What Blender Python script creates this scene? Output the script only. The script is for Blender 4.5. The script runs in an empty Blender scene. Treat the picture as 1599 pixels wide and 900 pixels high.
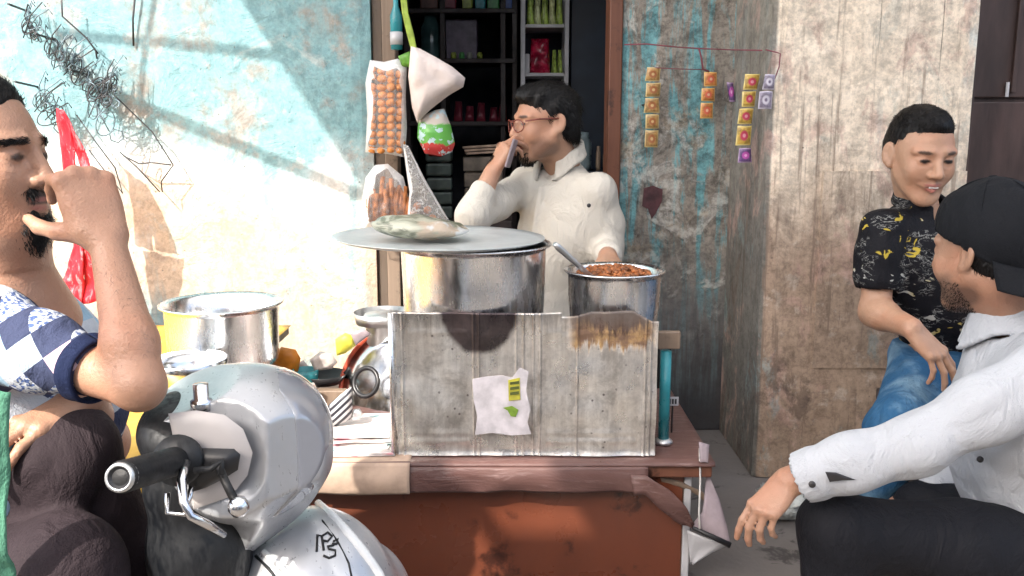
import bpy, bmesh, math, random
import numpy as np
from mathutils import Vector, Matrix, Euler

# ------------------------------------------------------------------ camera, light, exposure
SC = bpy.context.scene
COL = SC.collection
CZ = 1.05                       # camera height above the stall platform
PITCH = math.radians(10.0)
FPX = 1400.0                    # focal length in photo pixels (photo is 1599 wide)
cam_d = bpy.data.cameras.new('camera')
cam_d.sensor_width = 36.0
cam_d.lens = FPX / 1599.0 * 36.0
cam_d.clip_start = 0.02
cam_d.clip_end = 400.0
cam = bpy.data.objects.new('camera', cam_d)
COL.objects.link(cam)
cam.location = (0, 0, CZ)
cam.rotation_euler = (math.radians(90) - PITCH, 0, 0)
SC.camera = cam
SC.render.resolution_x, SC.render.resolution_y = 1024, 576

def P(px, py, Y):
    """world point on the plane at distance Y that the photo shows at pixel px, py"""
    a = (px - 800.0) / FPX; b = (450.0 - py) / FPX
    d = (a, math.cos(PITCH) + b * math.sin(PITCH), -math.sin(PITCH) + b * math.cos(PITCH))
    t = Y / d[1]
    return Vector((d[0] * t, Y, CZ + d[2] * t))

WALL_Y = 3.05
s1, s2 = P(375, 0, WALL_Y), P(572, 304, WALL_Y)
LX = (s2.x - s1.x) / (s1.z - s2.z)
LDIR = Vector((LX, 0.9, -1.0)).normalized()       # the way the sunlight travels
AWN_Z = 3.2
AWN_X0 = s1.x - LX * (AWN_Z - s1.z)               # left edge of the awning that shades the stall

W = bpy.data.worlds.new('World'); SC.world = W; W.use_nodes = True
wn = W.node_tree; bg = wn.nodes['Background']
sky = wn.nodes.new('ShaderNodeTexSky'); sky.sky_type = 'NISHITA'; sky.sun_disc = False
sky.sun_elevation = math.asin(-LDIR.z)
sky.sun_rotation = math.atan2(-LDIR.x, -LDIR.y)
sky.air_density = 1.0; sky.dust_density = 4.0; sky.ozone_density = 1.0
hsv = wn.nodes.new('ShaderNodeHueSaturation'); hsv.inputs['Saturation'].default_value = 0.8
wn.links.new(sky.outputs[0], hsv.inputs['Color'])
wn.links.new(hsv.outputs[0], bg.inputs[0])
bg.inputs[1].default_value = 0.15
sun_d = bpy.data.lights.new('sun', 'SUN'); sun_d.energy = 2.5; sun_d.angle = math.radians(0.5)
sun_d.color = (1.0, 0.94, 0.85)
sun = bpy.data.objects.new('sun', sun_d); COL.objects.link(sun)
sun.rotation_euler = LDIR.to_track_quat('-Z', 'Y').to_euler()
sun.location = -LDIR * 20
SC.view_settings.view_transform = 'Standard'
SC.view_settings.look = 'None'
SC.view_settings.exposure = 1.8
SC.view_settings.gamma = 1.0
SC.cycles.max_bounces = 8
SC.cycles.use_denoising = True

RND = random.Random(7)
NPR = np.random.RandomState(11)

# ------------------------------------------------------------------ materials
class NT:
    def __init__(s, name):
        s.m = bpy.data.materials.new(name); s.m.use_nodes = True
        s.t = s.m.node_tree; s.b = s.t.nodes['Principled BSDF']; s.out = s.t.nodes['Material Output']
    def n(s, typ, **kw):
        x = s.t.nodes.new('ShaderNode' + typ)
        for k, v in kw.items():
            if k.startswith('i_'):
                s.put(x.inputs[k[2:].replace('_', ' ')], v)
            else:
                setattr(x, k, v)
        return x
    def put(s, sock, v):
        if hasattr(v, 'is_output'): s.t.links.new(v, sock)
        elif isinstance(v, (tuple, list)) and sock.type == 'RGBA' and len(v) == 3: sock.default_value = (*v, 1)
        else: sock.default_value = v
    def coord(s, kind='Object', scale=(1, 1, 1), rot=(0, 0, 0), loc=(0, 0, 0)):
        c = s.n('TexCoord').outputs[kind]
        mp = s.n('Mapping'); s.put(mp.inputs[0], c)
        mp.inputs['Scale'].default_value = scale; mp.inputs['Rotation'].default_value = rot; mp.inputs['Location'].default_value = loc
        return mp.outputs[0]
    def noise(s, co, scale, detail=4, rough=0.55, dist=0.0):
        x = s.n('TexNoise'); s.put(x.inputs['Vector'], co)
        x.inputs['Scale'].default_value = scale; x.inputs['Detail'].default_value = detail
        x.inputs['Roughness'].default_value = rough; x.inputs['Distortion'].default_value = dist
        return x.outputs['Fac']
    def vor(s, co, scale, feature='F1', out='Distance'):
        x = s.n('TexVoronoi', feature=feature); s.put(x.inputs['Vector'], co); x.inputs['Scale'].default_value = scale
        return x.outputs[out]
    def ramp(s, f, a, b, lo=0.0, hi=1.0):
        x = s.n('MapRange'); x.interpolation_type = 'SMOOTHSTEP'
        for k, v in (('Value', f), ('From Min', a), ('From Max', b), ('To Min', lo), ('To Max', hi)): s.put(x.inputs[k], v)
        return x.outputs[0]
    def mix(s, f, a, b, mode='MIX'):
        x = s.n('Mix', data_type='RGBA', blend_type=mode)
        s.put(x.inputs[0], f); s.put(x.inputs[6], a); s.put(x.inputs[7], b)
        return x.outputs[2]
    def math(s, op, a, b=0.0, c=0.0):
        x = s.n('Math', operation=op); s.put(x.inputs[0], a); s.put(x.inputs[1], b); s.put(x.inputs[2], c)
        return x.outputs[0]
    def sep(s, co):
        x = s.n('SeparateXYZ'); s.put(x.inputs[0], co); return x.outputs
    def bump(s, h, strength=0.3, dist=0.01):
        x = s.n('Bump'); s.put(x.inputs['Height'], h); x.inputs['Strength'].default_value = strength; x.inputs['Distance'].default_value = dist
        s.put(s.b.inputs['Normal'], x.outputs[0])
    def grain(s, co, c, lo=.45, hi=1.2, scale=24, stretch=None):
        a = s.noise(co, scale, 8, .78, .3); b = s.noise(co, scale * 3.7, 4, .7)
        f = s.ramp(s.math('ADD', s.math('MULTIPLY', a, .7), s.math('MULTIPLY', b, .3)), .36, .62, lo, hi)
        g = s.n('CombineXYZ')
        for i in range(3): s.put(g.inputs[i], f)
        return s.mix(1.0, c, g.outputs[0], 'MULTIPLY')
    def set(s, **kw):
        for k, v in kw.items(): s.put(s.b.inputs[k.replace('_', ' ')], v)
        return s.m

def simple(name, col, rough=0.5, metal=0.0, var=0.25, scale=12.0, bump=0.0, bscale=60.0, bdist=0.002, stretch=(1, 1, 1), kind='Object', **kw):
    t = NT(name); co = t.coord(kind, stretch)
    n1 = t.noise(co, scale, 5)
    c2 = tuple(max(0.0, c * (1 - var)) for c in col); c3 = tuple(min(1.0, c * (1 + var * .6)) for c in col)
    t.set(Base_Color=t.mix(t.ramp(n1, .3, .7), c2, c3), Metallic=metal)
    t.put(t.b.inputs['Roughness'], t.ramp(t.noise(co, scale * 2.3, 3), .3, .7, max(.02, rough * .8), min(1, rough * 1.2)))
    if bump: t.bump(t.noise(co, bscale, 4), bump, bdist)
    t.set(**kw)
    return t.m

MAT = {}
# ------------------------------------------------------------------ geometry helpers
class MB:
    """collects shapes into one mesh"""
    def __init__(s): s.v = []; s.f = []
    def add(s, vs, fs):
        o = len(s.v); s.v += [tuple(v) for v in vs]; s.f += [tuple(i + o for i in f) for f in fs]; return s
    def box(s, lo, hi, R=None, c=None):
        x0, y0, z0 = lo; x1, y1, z1 = hi
        vs = [Vector(v) for v in ((x0, y0, z0), (x1, y0, z0), (x1, y1, z0), (x0, y1, z0), (x0, y0, z1), (x1, y0, z1), (x1, y1, z1), (x0, y1, z1))]
        if R is not None: vs = [R @ v + (Vector(c) if c is not None else Vector()) for v in vs]
        return s.add(vs, [(0, 3, 2, 1), (4, 5, 6, 7), (0, 1, 5, 4), (1, 2, 6, 5), (2, 3, 7, 6), (3, 0, 4, 7)])
    def rbox(s, lo, hi, r=0.005, seg=2, R=None, c=None):
        bm = bmesh.new(); bmesh.ops.create_cube(bm, size=1)
        lo = Vector(lo); hi = Vector(hi)
        for v in bm.verts: v.co = Vector(((lo[i] + hi[i]) / 2 + v.co[i] * (hi[i] - lo[i]) for i in range(3)))
        bmesh.ops.bevel(bm, geom=bm.edges[:], offset=r, segments=seg, affect='EDGES', profile=.5)
        vs = [v.co.copy() for v in bm.verts]
        if R is not None: vs = [R @ v + (Vector(c) if c is not None else Vector()) for v in vs]
        bm.verts.index_update(); fs = [[v.index for v in f.verts] for f in bm.faces]; bm.free()
        return s.add(vs, fs)
    def tube(s, pts, r, n=8, cap=True):
        pts = [Vector(p) for p in pts]; m = len(pts)
        rs = r if isinstance(r, (list, tuple)) else [r] * m
        vs = []; prev = None
        for i, p in enumerate(pts):
            d = (pts[min(i + 1, m - 1)] - pts[max(i - 1, 0)])
            if d.length < 1e-9: d = Vector((0, 0, 1))
            d.normalize()
            if prev is None:
                u = d.orthogonal().normalized()
            else:
                u = prev - d * prev.dot(d)
                u = u.normalized() if u.length > 1e-6 else d.orthogonal().normalized()
            prev = u; w = d.cross(u)
            for k in range(n):
                a = 2 * math.pi * k / n
                vs.append(p + (u * math.cos(a) + w * math.sin(a)) * rs[i])
        fs = [(i * n + k, i * n + (k + 1) % n, (i + 1) * n + (k + 1) % n, (i + 1) * n + k) for i in range(m - 1) for k in range(n)]
        if cap: fs += [tuple(range(n - 1, -1, -1)), tuple(range((m - 1) * n, m * n))]
        return s.add(vs, fs)
    def lathe(s, prof, n=48, c=(0, 0, 0), R=None, dent=0.0, seed=0):
        """prof: (radius, z) pairs; closes on the axis where radius is 0"""
        rr = random.Random(seed); ph = [rr.random() * 6.28 for _ in range(4)]
        c = Vector(c); vs = []; fs = []; rows = []
        for r, z in prof:
            if r < 1e-6:
                rows.append([len(vs)]); vs.append(Vector((0, 0, z)))
            else:
                row = []
                for k in range(n):
                    a = 2 * math.pi * k / n
                    q = r * (1 + dent * (math.sin(2 * a + ph[0]) + .6 * math.sin(3 * a + ph[1] + z * 30) + .4 * math.sin(5 * a + ph[2] - z * 40)))
                    row.append(len(vs)); vs.append(Vector((q * math.cos(a), q * math.sin(a), z)))
                rows.append(row)
        for A, B in zip(rows, rows[1:]):
            if len(A) == 1 and len(B) == 1: continue
            for k in range(n):
                k2 = (k + 1) % n
                if len(A) == 1: fs.append((A[0], B[k2], B[k]))
                elif len(B) == 1: fs.append((A[k], A[k2], B[0]))
                else: fs.append((A[k], A[k2], B[k2], B[k]))
        if R is not None: vs = [R @ v for v in vs]
        return s.add([v + c for v in vs], fs)
    def grid(s, fn, nu, nv):
        vs = [fn(i / nu, j / nv) for j in range(nv + 1) for i in range(nu + 1)]
        fs = [(j * (nu + 1) + i, j * (nu + 1) + i + 1, (j + 1) * (nu + 1) + i + 1, (j + 1) * (nu + 1) + i) for j in range(nv) for i in range(nu)]
        return s.add(vs, fs)
    def sheet(s, fn, nu, nv, th):
        """a grid with thickness; fn(u,v) -> point"""
        def nrm(u, v):
            e = 1e-3
            a = fn(min(u + e, 1), v) - fn(max(u - e, 0), v); b = fn(u, min(v + e, 1)) - fn(u, max(v - e, 0))
            n = a.cross(b); return n.normalized() if n.length > 1e-12 else Vector((0, 0, 1))
        o = len(s.v); N = (nu + 1) * (nv + 1)
        A = [fn(i / nu, j / nv) for j in range(nv + 1) for i in range(nu + 1)]
        B = [A[j * (nu + 1) + i] - nrm(i / nu, j / nv) * th for j in range(nv + 1) for i in range(nu + 1)]
        q = lambda i, j: j * (nu + 1) + i
        fs = []
        for j in range(nv):
            for i in range(nu):
                f = (q(i, j), q(i + 1, j), q(i + 1, j + 1), q(i, j + 1)); fs.append(f); fs.append(tuple(N + k for k in reversed(f)))
        rim = [q(i, 0) for i in range(nu)] + [q(nu, j) for j in range(nv)] + [q(i, nv) for i in range(nu, 0, -1)] + [q(0, j) for j in range(nv, 0, -1)]
        for a, b in zip(rim, rim[1:] + rim[:1]): fs.append((b, a, N + a, N + b))
        return s.add(A + B, fs)

def root_of(o): return o

def link(name, mb, mat, parent=None, smooth=False, angle=None):
    """one mesh object; with a parent its vertices are stored relative to that thing's base"""
    me = bpy.data.meshes.new(name)
    off = Vector()
    p = parent
    while p is not None: off += p.location; p = p.parent
    if isinstance(mb, MB):
        me.from_pydata([tuple(Vector(v) - off) for v in mb.v], [], mb.f)
    else:
        vs, fs = mb
        vs = np.asarray(vs, dtype=np.float32) - np.array(off, dtype=np.float32)
        fs = np.asarray(fs, dtype=np.int32)
        me.vertices.add(len(vs)); me.vertices.foreach_set('co', vs.ravel())
        k = fs.shape[1]
        me.loops.add(fs.size); me.loops.foreach_set('vertex_index', fs.ravel())
        me.polygons.add(len(fs)); me.polygons.foreach_set('loop_start', np.arange(0, fs.size, k, dtype=np.int32))
        me.update(calc_edges=True)
    me.validate()
    me.materials.append(mat)
    if smooth:
        me.polygons.foreach_set('use_smooth', [True] * len(me.polygons))
        if angle is not None:
            try: me.set_sharp_from_angle(angle=math.radians(angle))
            except Exception: pass
    o = bpy.data.objects.new(name, me); COL.objects.link(o)
    if parent is not None: o.parent = parent
    return o

def tag(o, label, cat, group=None):
    o['label'] = label; o['category'] = cat
    if group: o['group'] = group
    return o

def thing(name, label, cat, loc, group=None):
    e = bpy.data.objects.new(name, None); COL.objects.link(e)
    e.empty_display_size = 0.05; e.location = loc
    return tag(e, label, cat, group)

def single(name, label, cat, mb, mat, group=None, **kw):
    """a thing that is one mesh, with its origin moved to the middle of its base"""
    vs = np.array([tuple(v) for v in mb.v]) if isinstance(mb, MB) else np.asarray(mb[0])
    lo = vs.min(0); hi = vs.max(0); base = Vector(((lo[0] + hi[0]) / 2, (lo[1] + hi[1]) / 2, lo[2]))
    if isinstance(mb, MB): mb.v = [tuple(Vector(v) - base) for v in mb.v]
    else: mb = (vs - np.array(base), mb[1])
    o = link(name, mb, mat, None, **kw); o.location = base
    return tag(o, label, cat, group)

def copy_tree(o, delta, label, parent=None):
    c = o.copy(); COL.objects.link(c)
    if parent is None:
        c.location = o.location + Vector(delta)
        if label: c['label'] = label
    else: c.parent = parent
    for ch in list(o.children): copy_tree(ch, delta, None, c)
    return c

def struct(name, mb, mat, **kw):
    o = link(name, mb, mat, None, **kw); o['kind'] = 'structure'; return o

_LAT = np.random.RandomState(3).rand(32, 32, 32).astype(np.float32)
def vnoise(x, y, z):
    """smooth lattice noise 0..1 on arrays"""
    def s(q):
        i = np.floor(q).astype(np.int32); f = (q - i).astype(np.float32); return i & 31, (i + 1) & 31, f * f * (3 - 2 * f)
    x0, x1, fx = s(x); y0, y1, fy = s(y); z0, z1, fz = s(z)
    L = _LAT
    a = L[x0, y0, z0] * (1 - fx) + L[x1, y0, z0] * fx; b = L[x0, y1, z0] * (1 - fx) + L[x1, y1, z0] * fx
    c = L[x0, y0, z1] * (1 - fx) + L[x1, y0, z1] * fx; d = L[x0, y1, z1] * (1 - fx) + L[x1, y1, z1] * fx
    return (a * (1 - fy) + b * fy) * (1 - fz) + (c * (1 - fy) + d * fy) * fz
def vn(p, scale=1.0):
    q = np.asarray(p, dtype=np.float32).reshape(-1, 3) * scale + 100.0
    return vnoise(q[:, 0], q[:, 1], q[:, 2])
def vn1(x, y, z): return float(vnoise(np.array([x + 100.0]), np.array([y + 100.0]), np.array([z + 100.0]))[0])
# ------------------------------------------------------------------ wall and ground materials
def m_left_wall():
    t = NT('old_plaster_blue'); co = t.coord('Object')
    z = t.sep(co)[2]; x = t.sep(co)[0]
    big = t.noise(co, 1.7, 7, .62, .4); med = t.noise(co, 5.5, 8, .66, .6); fine = t.noise(co, 38, 5, .6)
    streak = t.noise(t.coord('Object', (7, 7, 1.1)), 1.6, 7, .6, .3)
    cream = t.mix(med, (.50, .37, .26), (.64, .52, .40))
    white = t.mix(med, (.52, .57, .58), (.68, .72, .725))
    teal = t.mix(fine, (.13, .29, .33), (.27, .43, .46))
    grey = t.mix(med, (.20, .195, .18), (.36, .34, .31))
    # old blue distemper survives high on the wall, bare cream plaster below
    zz = t.math('ADD', z, t.math('MULTIPLY', t.math('SUBTRACT', big, .5), 1.1))
    base = t.mix(t.ramp(zz, .62, .98), cream, white)
    right = t.ramp(t.math('ADD', x, t.math('MULTIPLY', t.math('SUBTRACT', big, .5), .5)), -1.05, -.62)
    c = t.mix(t.math('MULTIPLY', right, t.ramp(zz, .8, 1.1)), base, t.mix(t.ramp(t.noise(co, 4.2, 7, .68), .36, .52), grey, teal))
    c = t.mix(t.math('MULTIPLY', t.ramp(streak, .50, .66), t.math('MAXIMUM', t.math('MULTIPLY', right, .8), .12)), c, teal)
    c = t.mix(t.math('MULTIPLY', t.math('MULTIPLY', t.ramp(med, .58, .68), right), .55), c, (.47, .50, .49))
    c = t.mix(t.math('MULTIPLY', t.ramp(t.noise(co, 9, 6, .7), .56, .64), t.math('MAXIMUM', t.math('MULTIPLY', right, .4), .12)), c, t.mix(fine, (.38, .30, .25), (.52, .42, .36)))
    pits = t.ramp(t.vor(t.coord('Object', (1, 1, 1), (0, 0, .4)), 30), .03, .11, 1, 0)
    c = t.mix(t.math('MULTIPLY', t.math('MULTIPLY', pits, t.ramp(t.noise(co, 11, 3), .46, .58)), .85), c, (.17, .16, .16))
    c = t.grain(co, c, .72, 1.12, 20)
    h = t.math('ADD', t.math('MULTIPLY', t.ramp(med, .45, .62), .6), t.math('ADD', t.math('MULTIPLY', fine, .35), t.math('MULTIPLY', pits, -.5)))
    t.bump(h, .7, .006)
    return t.set(Base_Color=c, Roughness=.9)

def m_pilaster():
    t = NT('weathered_teal_plaster'); co = t.coord('Object'); z = t.sep(co)[2]
    st = t.noise(t.coord('Object', (9, 9, .9)), 1.5, 9, .68, .5)
    st2 = t.noise(t.coord('Object', (14, 14, 1.3), (0, 0, 0), (3, 1, 2)), 1.6, 8, .7, .4)
    med = t.noise(co, 6.5, 8, .68, .6); fine = t.noise(co, 45, 5, .65)
    c = t.mix(st, (.15, .13, .11), (.40, .36, .31))
    c = t.mix(t.ramp(st2, .47, .57), c, t.mix(fine, (.10, .27, .30), (.22, .45, .48)))
    c = t.mix(t.math('MULTIPLY', t.ramp(med, .52, .60), .7), c, t.mix(fine, (.44, .44, .41), (.60, .57, .52)))
    c = t.mix(t.math('MULTIPLY', t.ramp(t.noise(co, 3.2, 7, .7), .56, .64), .8), c, t.mix(fine, (.30, .24, .17), (.44, .36, .27)))
    c = t.mix(t.ramp(t.noise(t.coord('Object', (20, 20, 1.5)), 1.3, 8, .7), .60, .72), c, (.06, .065, .06))
    c = t.grain(co, c, .40, 1.25, 22)
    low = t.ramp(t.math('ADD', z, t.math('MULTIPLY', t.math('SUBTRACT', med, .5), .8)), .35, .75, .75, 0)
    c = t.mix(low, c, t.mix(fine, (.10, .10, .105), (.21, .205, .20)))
    c = t.mix(t.ramp(t.math('ADD', z, t.math('MULTIPLY', t.math('SUBTRACT', st2, .5), .7)), .12, .5, .9, 0), c, (.035, .033, .038))  # near-black foot: the shade behind the table painted into the plaster colour
    t.bump(t.math('ADD', t.math('MULTIPLY', st2, .7), t.math('ADD', t.math('MULTIPLY', t.ramp(med, .5, .6), .5), t.math('MULTIPLY', fine, .4))), .8, .007)
    return t.set(Base_Color=c, Roughness=.86)

def m_pillar():
    t = NT('stained_cream_plaster'); co = t.coord('Object'); z = t.sep(co)[2]; x = t.sep(co)[0]
    st = t.noise(t.coord('Object', (9, 9, .75)), 1.4, 9, .68, .5)
    med = t.noise(co, 5.5, 8, .68, .7); fine = t.noise(co, 40, 5, .65); big = t.noise(co, 2.2, 5, .6)
    top = t.mix(med, (.76, .62, .47), (.93, .83, .69))
    top = t.mix(t.math('MULTIPLY', t.ramp(t.noise(t.coord('Object', (2, 2, 1.1), (0, 0, 0), (5, 2, 1)), 2.3, 7, .65), .53, .63), .6), top, (.66, .74, .73))
    low = t.mix(st, (.20, .135, .095), (.52, .39, .29))
    low = t.mix(t.math('MULTIPLY', t.ramp(t.noise(co, 14, 6, .7), .55, .64), .6), low, (.50, .42, .35))
    zz = t.math('ADD', z, t.math('ADD', t.math('MULTIPLY', t.math('SUBTRACT', big, .5), .6), t.math('MULTIPLY', t.math('SUBTRACT', st, .5), .75)))
    c = t.mix(t.ramp(zz, .62, 1.12), low, top)
    c = t.mix(t.math('MULTIPLY', t.ramp(x, -.281, -.272, 1, 0), t.ramp(zz, .5, 1.7, .95, .8)), c, t.mix(st, (.085, .08, .07), (.24, .235, .21)))  # left side face painted darker, its shade put into the colour
    c = t.mix(t.math('MULTIPLY', t.ramp(t.noise(t.coord('Object', (1, 1, .6), (0, 0, 0), (7, 7, 7)), 7, 7, .72, .6), .52, .62), .55), c, t.mix(st, (.42, .25, .20), (.62, .42, .36)))
    c = t.mix(t.math('MULTIPLY', t.ramp(t.noise(t.coord('Object', (1, 1, .5), (0, 0, 0), (2, 9, 4)), 5, 7, .7, .5), .57, .64), t.ramp(zz, .5, 1.3, .55, .25)), c, (.24, .33, .33))
    c = t.mix(t.math('MULTIPLY', t.ramp(t.noise(t.coord('Object', (1, 1, .45), (0, 0, 0), (6, 1, 8)), 6, 8, .74, .6), .52, .62), t.ramp(zz, .45, 1.3, .75, .12)), c, (.135, .095, .075))
    c = t.grain(co, c, .60, 1.16, 20)
    run = t.noise(t.coord('Object', (26, 26, 1.0)), 1.5, 8, .7)
    c = t.mix(t.math('MULTIPLY', t.ramp(run, .55, .66), t.ramp(zz, .5, 1.6, .9, .45)), c, (.20, .145, .11))
    crack = t.math('MULTIPLY', t.ramp(t.math('ABSOLUTE', t.math('SUBTRACT', t.noise(t.coord('Object', (2.6, 2.6, .16), (0, 0, 0), (1, 4, 0)), 1.2, 4, .5, .1), .5)), .0, .006, 1, 0), t.ramp(t.noise(co, 2.5, 3), .45, .6))
    c = t.mix(t.math('MULTIPLY', crack, .75), c, (.10, .075, .06))
    c = t.mix(t.math('MULTIPLY', t.ramp(t.vor(co, 24), .03, .10, 1, 0), t.ramp(med, .5, .6)), c, (.13, .10, .08))
    t.bump(t.math('ADD', t.math('MULTIPLY', st, .5), t.math('ADD', t.math('MULTIPLY', t.math('SUBTRACT', fine, crack), .5), t.math('MULTIPLY', t.ramp(med, .44, .64), .25))), .8, .007)
    return t.set(Base_Color=c, Roughness=.88)

def m_ground(name, a, b):
    t = NT(name); co = t.coord('Object')
    n = t.noise(co, 3, 8, .65); f = t.noise(co, 60, 4)
    c = t.mix(n, a, b); c = t.mix(t.ramp(t.noise(co, 7, 5, .7, .5), .56, .66), c, tuple(q * .55 for q in a))
    t.bump(t.math('ADD', n, t.math('MULTIPLY', f, .6)), .6, .006)
    return t.set(Base_Color=c, Roughness=.9)

def wood(name, a, b, rough=.55, stretch=(18, 18, 1.2), bump=.4):
    t = NT(name); co = t.coord('Object', stretch); co2 = t.coord('Object')
    g = t.noise(co, 1.6, 8, .65, .6)
    c = t.mix(g, a, b); c = t.mix(t.ramp(t.noise(co2, 9, 6, .7), .55, .68), c, tuple(q * .45 for q in a))
    t.bump(g, bump, .003)
    t.put(t.b.inputs['Roughness'], t.ramp(t.noise(co2, 6, 5), .3, .7, rough * .7, min(1, rough * 1.3)))
    return t.set(Base_Color=c)

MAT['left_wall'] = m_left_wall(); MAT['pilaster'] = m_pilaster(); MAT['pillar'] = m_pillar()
MAT['platform'] = m_ground('worn_cement', (.12, .11, .108), (.22, .20, .19))
MAT['street'] = m_ground('dusty_road', (.09, .08, .07), (.17, .15, .13))
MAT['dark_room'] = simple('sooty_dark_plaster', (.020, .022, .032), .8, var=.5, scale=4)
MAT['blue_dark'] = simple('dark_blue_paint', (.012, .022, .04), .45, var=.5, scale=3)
MAT['wood_dark'] = wood('dark_weathered_wood', (.06, .045, .035), (.16, .12, .09))
MAT['wood_red'] = wood('red_brown_wood', (.085, .03, .018), (.22, .085, .045))
MAT['wood_grey'] = wood('old_door_wood', (.10, .07, .05), (.30, .22, .16))
MAT['white_shelf'] = simple('grey_white_paint', (.50, .50, .52), .5, var=.2, scale=9, bump=.1)
MAT['steel_door'] = simple('brown_painted_steel', (.060, .036, .032), .5, var=.45, scale=5, bump=.25, bscale=25, stretch=(3, 3, .7))
MAT['black'] = simple('black_plastic', (.012, .012, .014), .4, var=.3)
MAT['black_wire'] = simple('black_wire', (.05, .05, .055), .5, .5); MAT['grey_wire'] = simple('grey_steel_wire', (.14, .19, .22), .45, .5)

def rough_wall(mb, x0, x1, z0, z1, y, th, amp=.006, step=.035, face=-1, seed=0.0, corner=0.0):
    nu = max(2, int((x1 - x0) / step)); nv = max(2, int((z1 - z0) / step))
    xs = np.linspace(x0, x1, nu + 1); zs = np.linspace(z0, z1, nv + 1)
    GX, GZ = np.meshgrid(xs, zs)
    k = GX.ravel() * 0
    n = (vnoise(GX.ravel() * 4 + 50 + seed, GZ.ravel() * 4 + 50, k + seed) - .5) + .6 * (vnoise(GX.ravel() * 13 + 50, GZ.ravel() * 9 + 50, k + seed) - .5)
    e = np.minimum(1, np.minimum(GX.ravel() - x0, x1 - GX.ravel()) / .02 + .15)
    yy = y + face * (amp * n * 2) * 1.0 + corner * (1 - e)
    A = np.stack([GX.ravel(), yy, GZ.ravel()], 1)
    # chipped vertical edges
    vs = [tuple(p) for p in A]; N = len(vs)
    q = lambda i, j: j * (nu + 1) + i
    fs = [(q(i, j), q(i + 1, j), q(i + 1, j + 1), q(i, j + 1)) for j in range(nv) for i in range(nu)]
    B = [(p[0], y + th, p[2]) for p in vs]
    rim = [q(i, 0) for i in range(nu)] + [q(nu, j) for j in range(nv)] + [q(i, nv) for i in range(nu, 0, -1)] + [q(0, j) for j in range(nv, 0, -1)]
    fs += [(b, a, N + a, N + b) for a, b in zip(rim, rim[1:] + rim[:1])]
    fs.append((N + q(0, 0), N + q(0, nv), N + q(nu, nv), N + q(nu, 0)))
    mb.add(vs + B, fs)
    return mb

XL = P(577, 0, WALL_Y).x; XR = P(975, 0, WALL_Y).x       # shop doorway
PX0, PX1, PY = .735, P(1526, 100, 2.6).x, 2.60           # pillar
SY = 1.40                                                # platform edge

# ------------------------------------------------------------------ ground
struct('street', MB().add([(-60, -60, -.33), (60, -60, -.33), (60, 60, -.33), (-60, 60, -.33)], [(0, 1, 2, 3)]), MAT['street'])
struct('platform', MB().rbox((-6, SY, -.326), (6, 5.2, 0), .012), MAT['platform'])

# ------------------------------------------------------------------ walls
w = rough_wall(MB(), -5.0, XL, 0.003, 3.6, WALL_Y, .22, corner=.01)
single('plaster_wall', 'wide sunlit plaster wall with faded blue and cream paint beside the shop doorway', 'wall', w, MAT['left_wall'])
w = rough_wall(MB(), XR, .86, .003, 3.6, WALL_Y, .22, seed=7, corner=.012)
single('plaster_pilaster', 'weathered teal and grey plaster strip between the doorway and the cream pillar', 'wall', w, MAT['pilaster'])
t = thing('plaster_pillar', 'tall cream plaster pillar stained brown below, behind the boy', 'pillar', ((PX0 + PX1) / 2, PY + .3, 0))
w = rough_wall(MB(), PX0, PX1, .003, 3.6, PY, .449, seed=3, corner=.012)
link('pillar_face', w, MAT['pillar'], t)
# a patch of newer render standing slightly proud
q0, q1 = P(1284, 300, PY), P(1400, 500, PY)
w = rough_wall(MB(), q0.x, PX1 - .004, .35, q0.z + .06, PY - .007, .012, seed=5, amp=.002)
MAT['patch'] = MAT['pillar']
link('render_patch', w, MAT['pillar'], t)

# ------------------------------------------------------------------ shop room behind the doorway
t = thing('shop', 'dark narrow shop behind the doorway with shelves of goods', 'shop', (0, 3.9, 0))
yb = 4.75
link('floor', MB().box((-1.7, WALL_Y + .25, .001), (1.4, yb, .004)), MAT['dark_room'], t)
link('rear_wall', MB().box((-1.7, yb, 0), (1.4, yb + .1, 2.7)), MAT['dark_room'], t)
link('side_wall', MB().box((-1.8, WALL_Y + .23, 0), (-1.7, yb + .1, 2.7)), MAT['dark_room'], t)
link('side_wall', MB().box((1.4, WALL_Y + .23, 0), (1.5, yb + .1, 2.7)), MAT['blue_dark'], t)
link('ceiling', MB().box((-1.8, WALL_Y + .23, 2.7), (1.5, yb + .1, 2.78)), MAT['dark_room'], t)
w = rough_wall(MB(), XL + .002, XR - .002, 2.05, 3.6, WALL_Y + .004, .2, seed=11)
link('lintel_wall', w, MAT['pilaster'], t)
# dark blue partition on the right of the shop
a, b = P(892, 60, 3.95), P(953, 60, 3.95)
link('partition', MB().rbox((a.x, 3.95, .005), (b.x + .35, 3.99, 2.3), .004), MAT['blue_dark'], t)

t = thing('door_frame', 'worn wooden frame of the shop doorway', 'door frame', ((XL + XR) / 2, WALL_Y + .1, 0))
link('jamb', MB().rbox((XL + .003, WALL_Y + .02, .004), (XL + .038, WALL_Y + .2, 2.045), .004), MAT['wood_dark'], t)
link('jamb', MB().rbox((XL + .041, WALL_Y - .02, .004), (XL + .085, WALL_Y + .06, 2.045), .004), MAT['wood_grey'], t)
link('jamb', MB().rbox((XR - .047, WALL_Y - .012, .004), (XR - .003, WALL_Y + .12, 2.045), .004), MAT['wood_red'], t)
link('head', MB().rbox((XL + .088, WALL_Y, 1.97), (XR - .05, WALL_Y + .1, 2.045), .004), MAT['wood_dark'], t)

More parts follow.
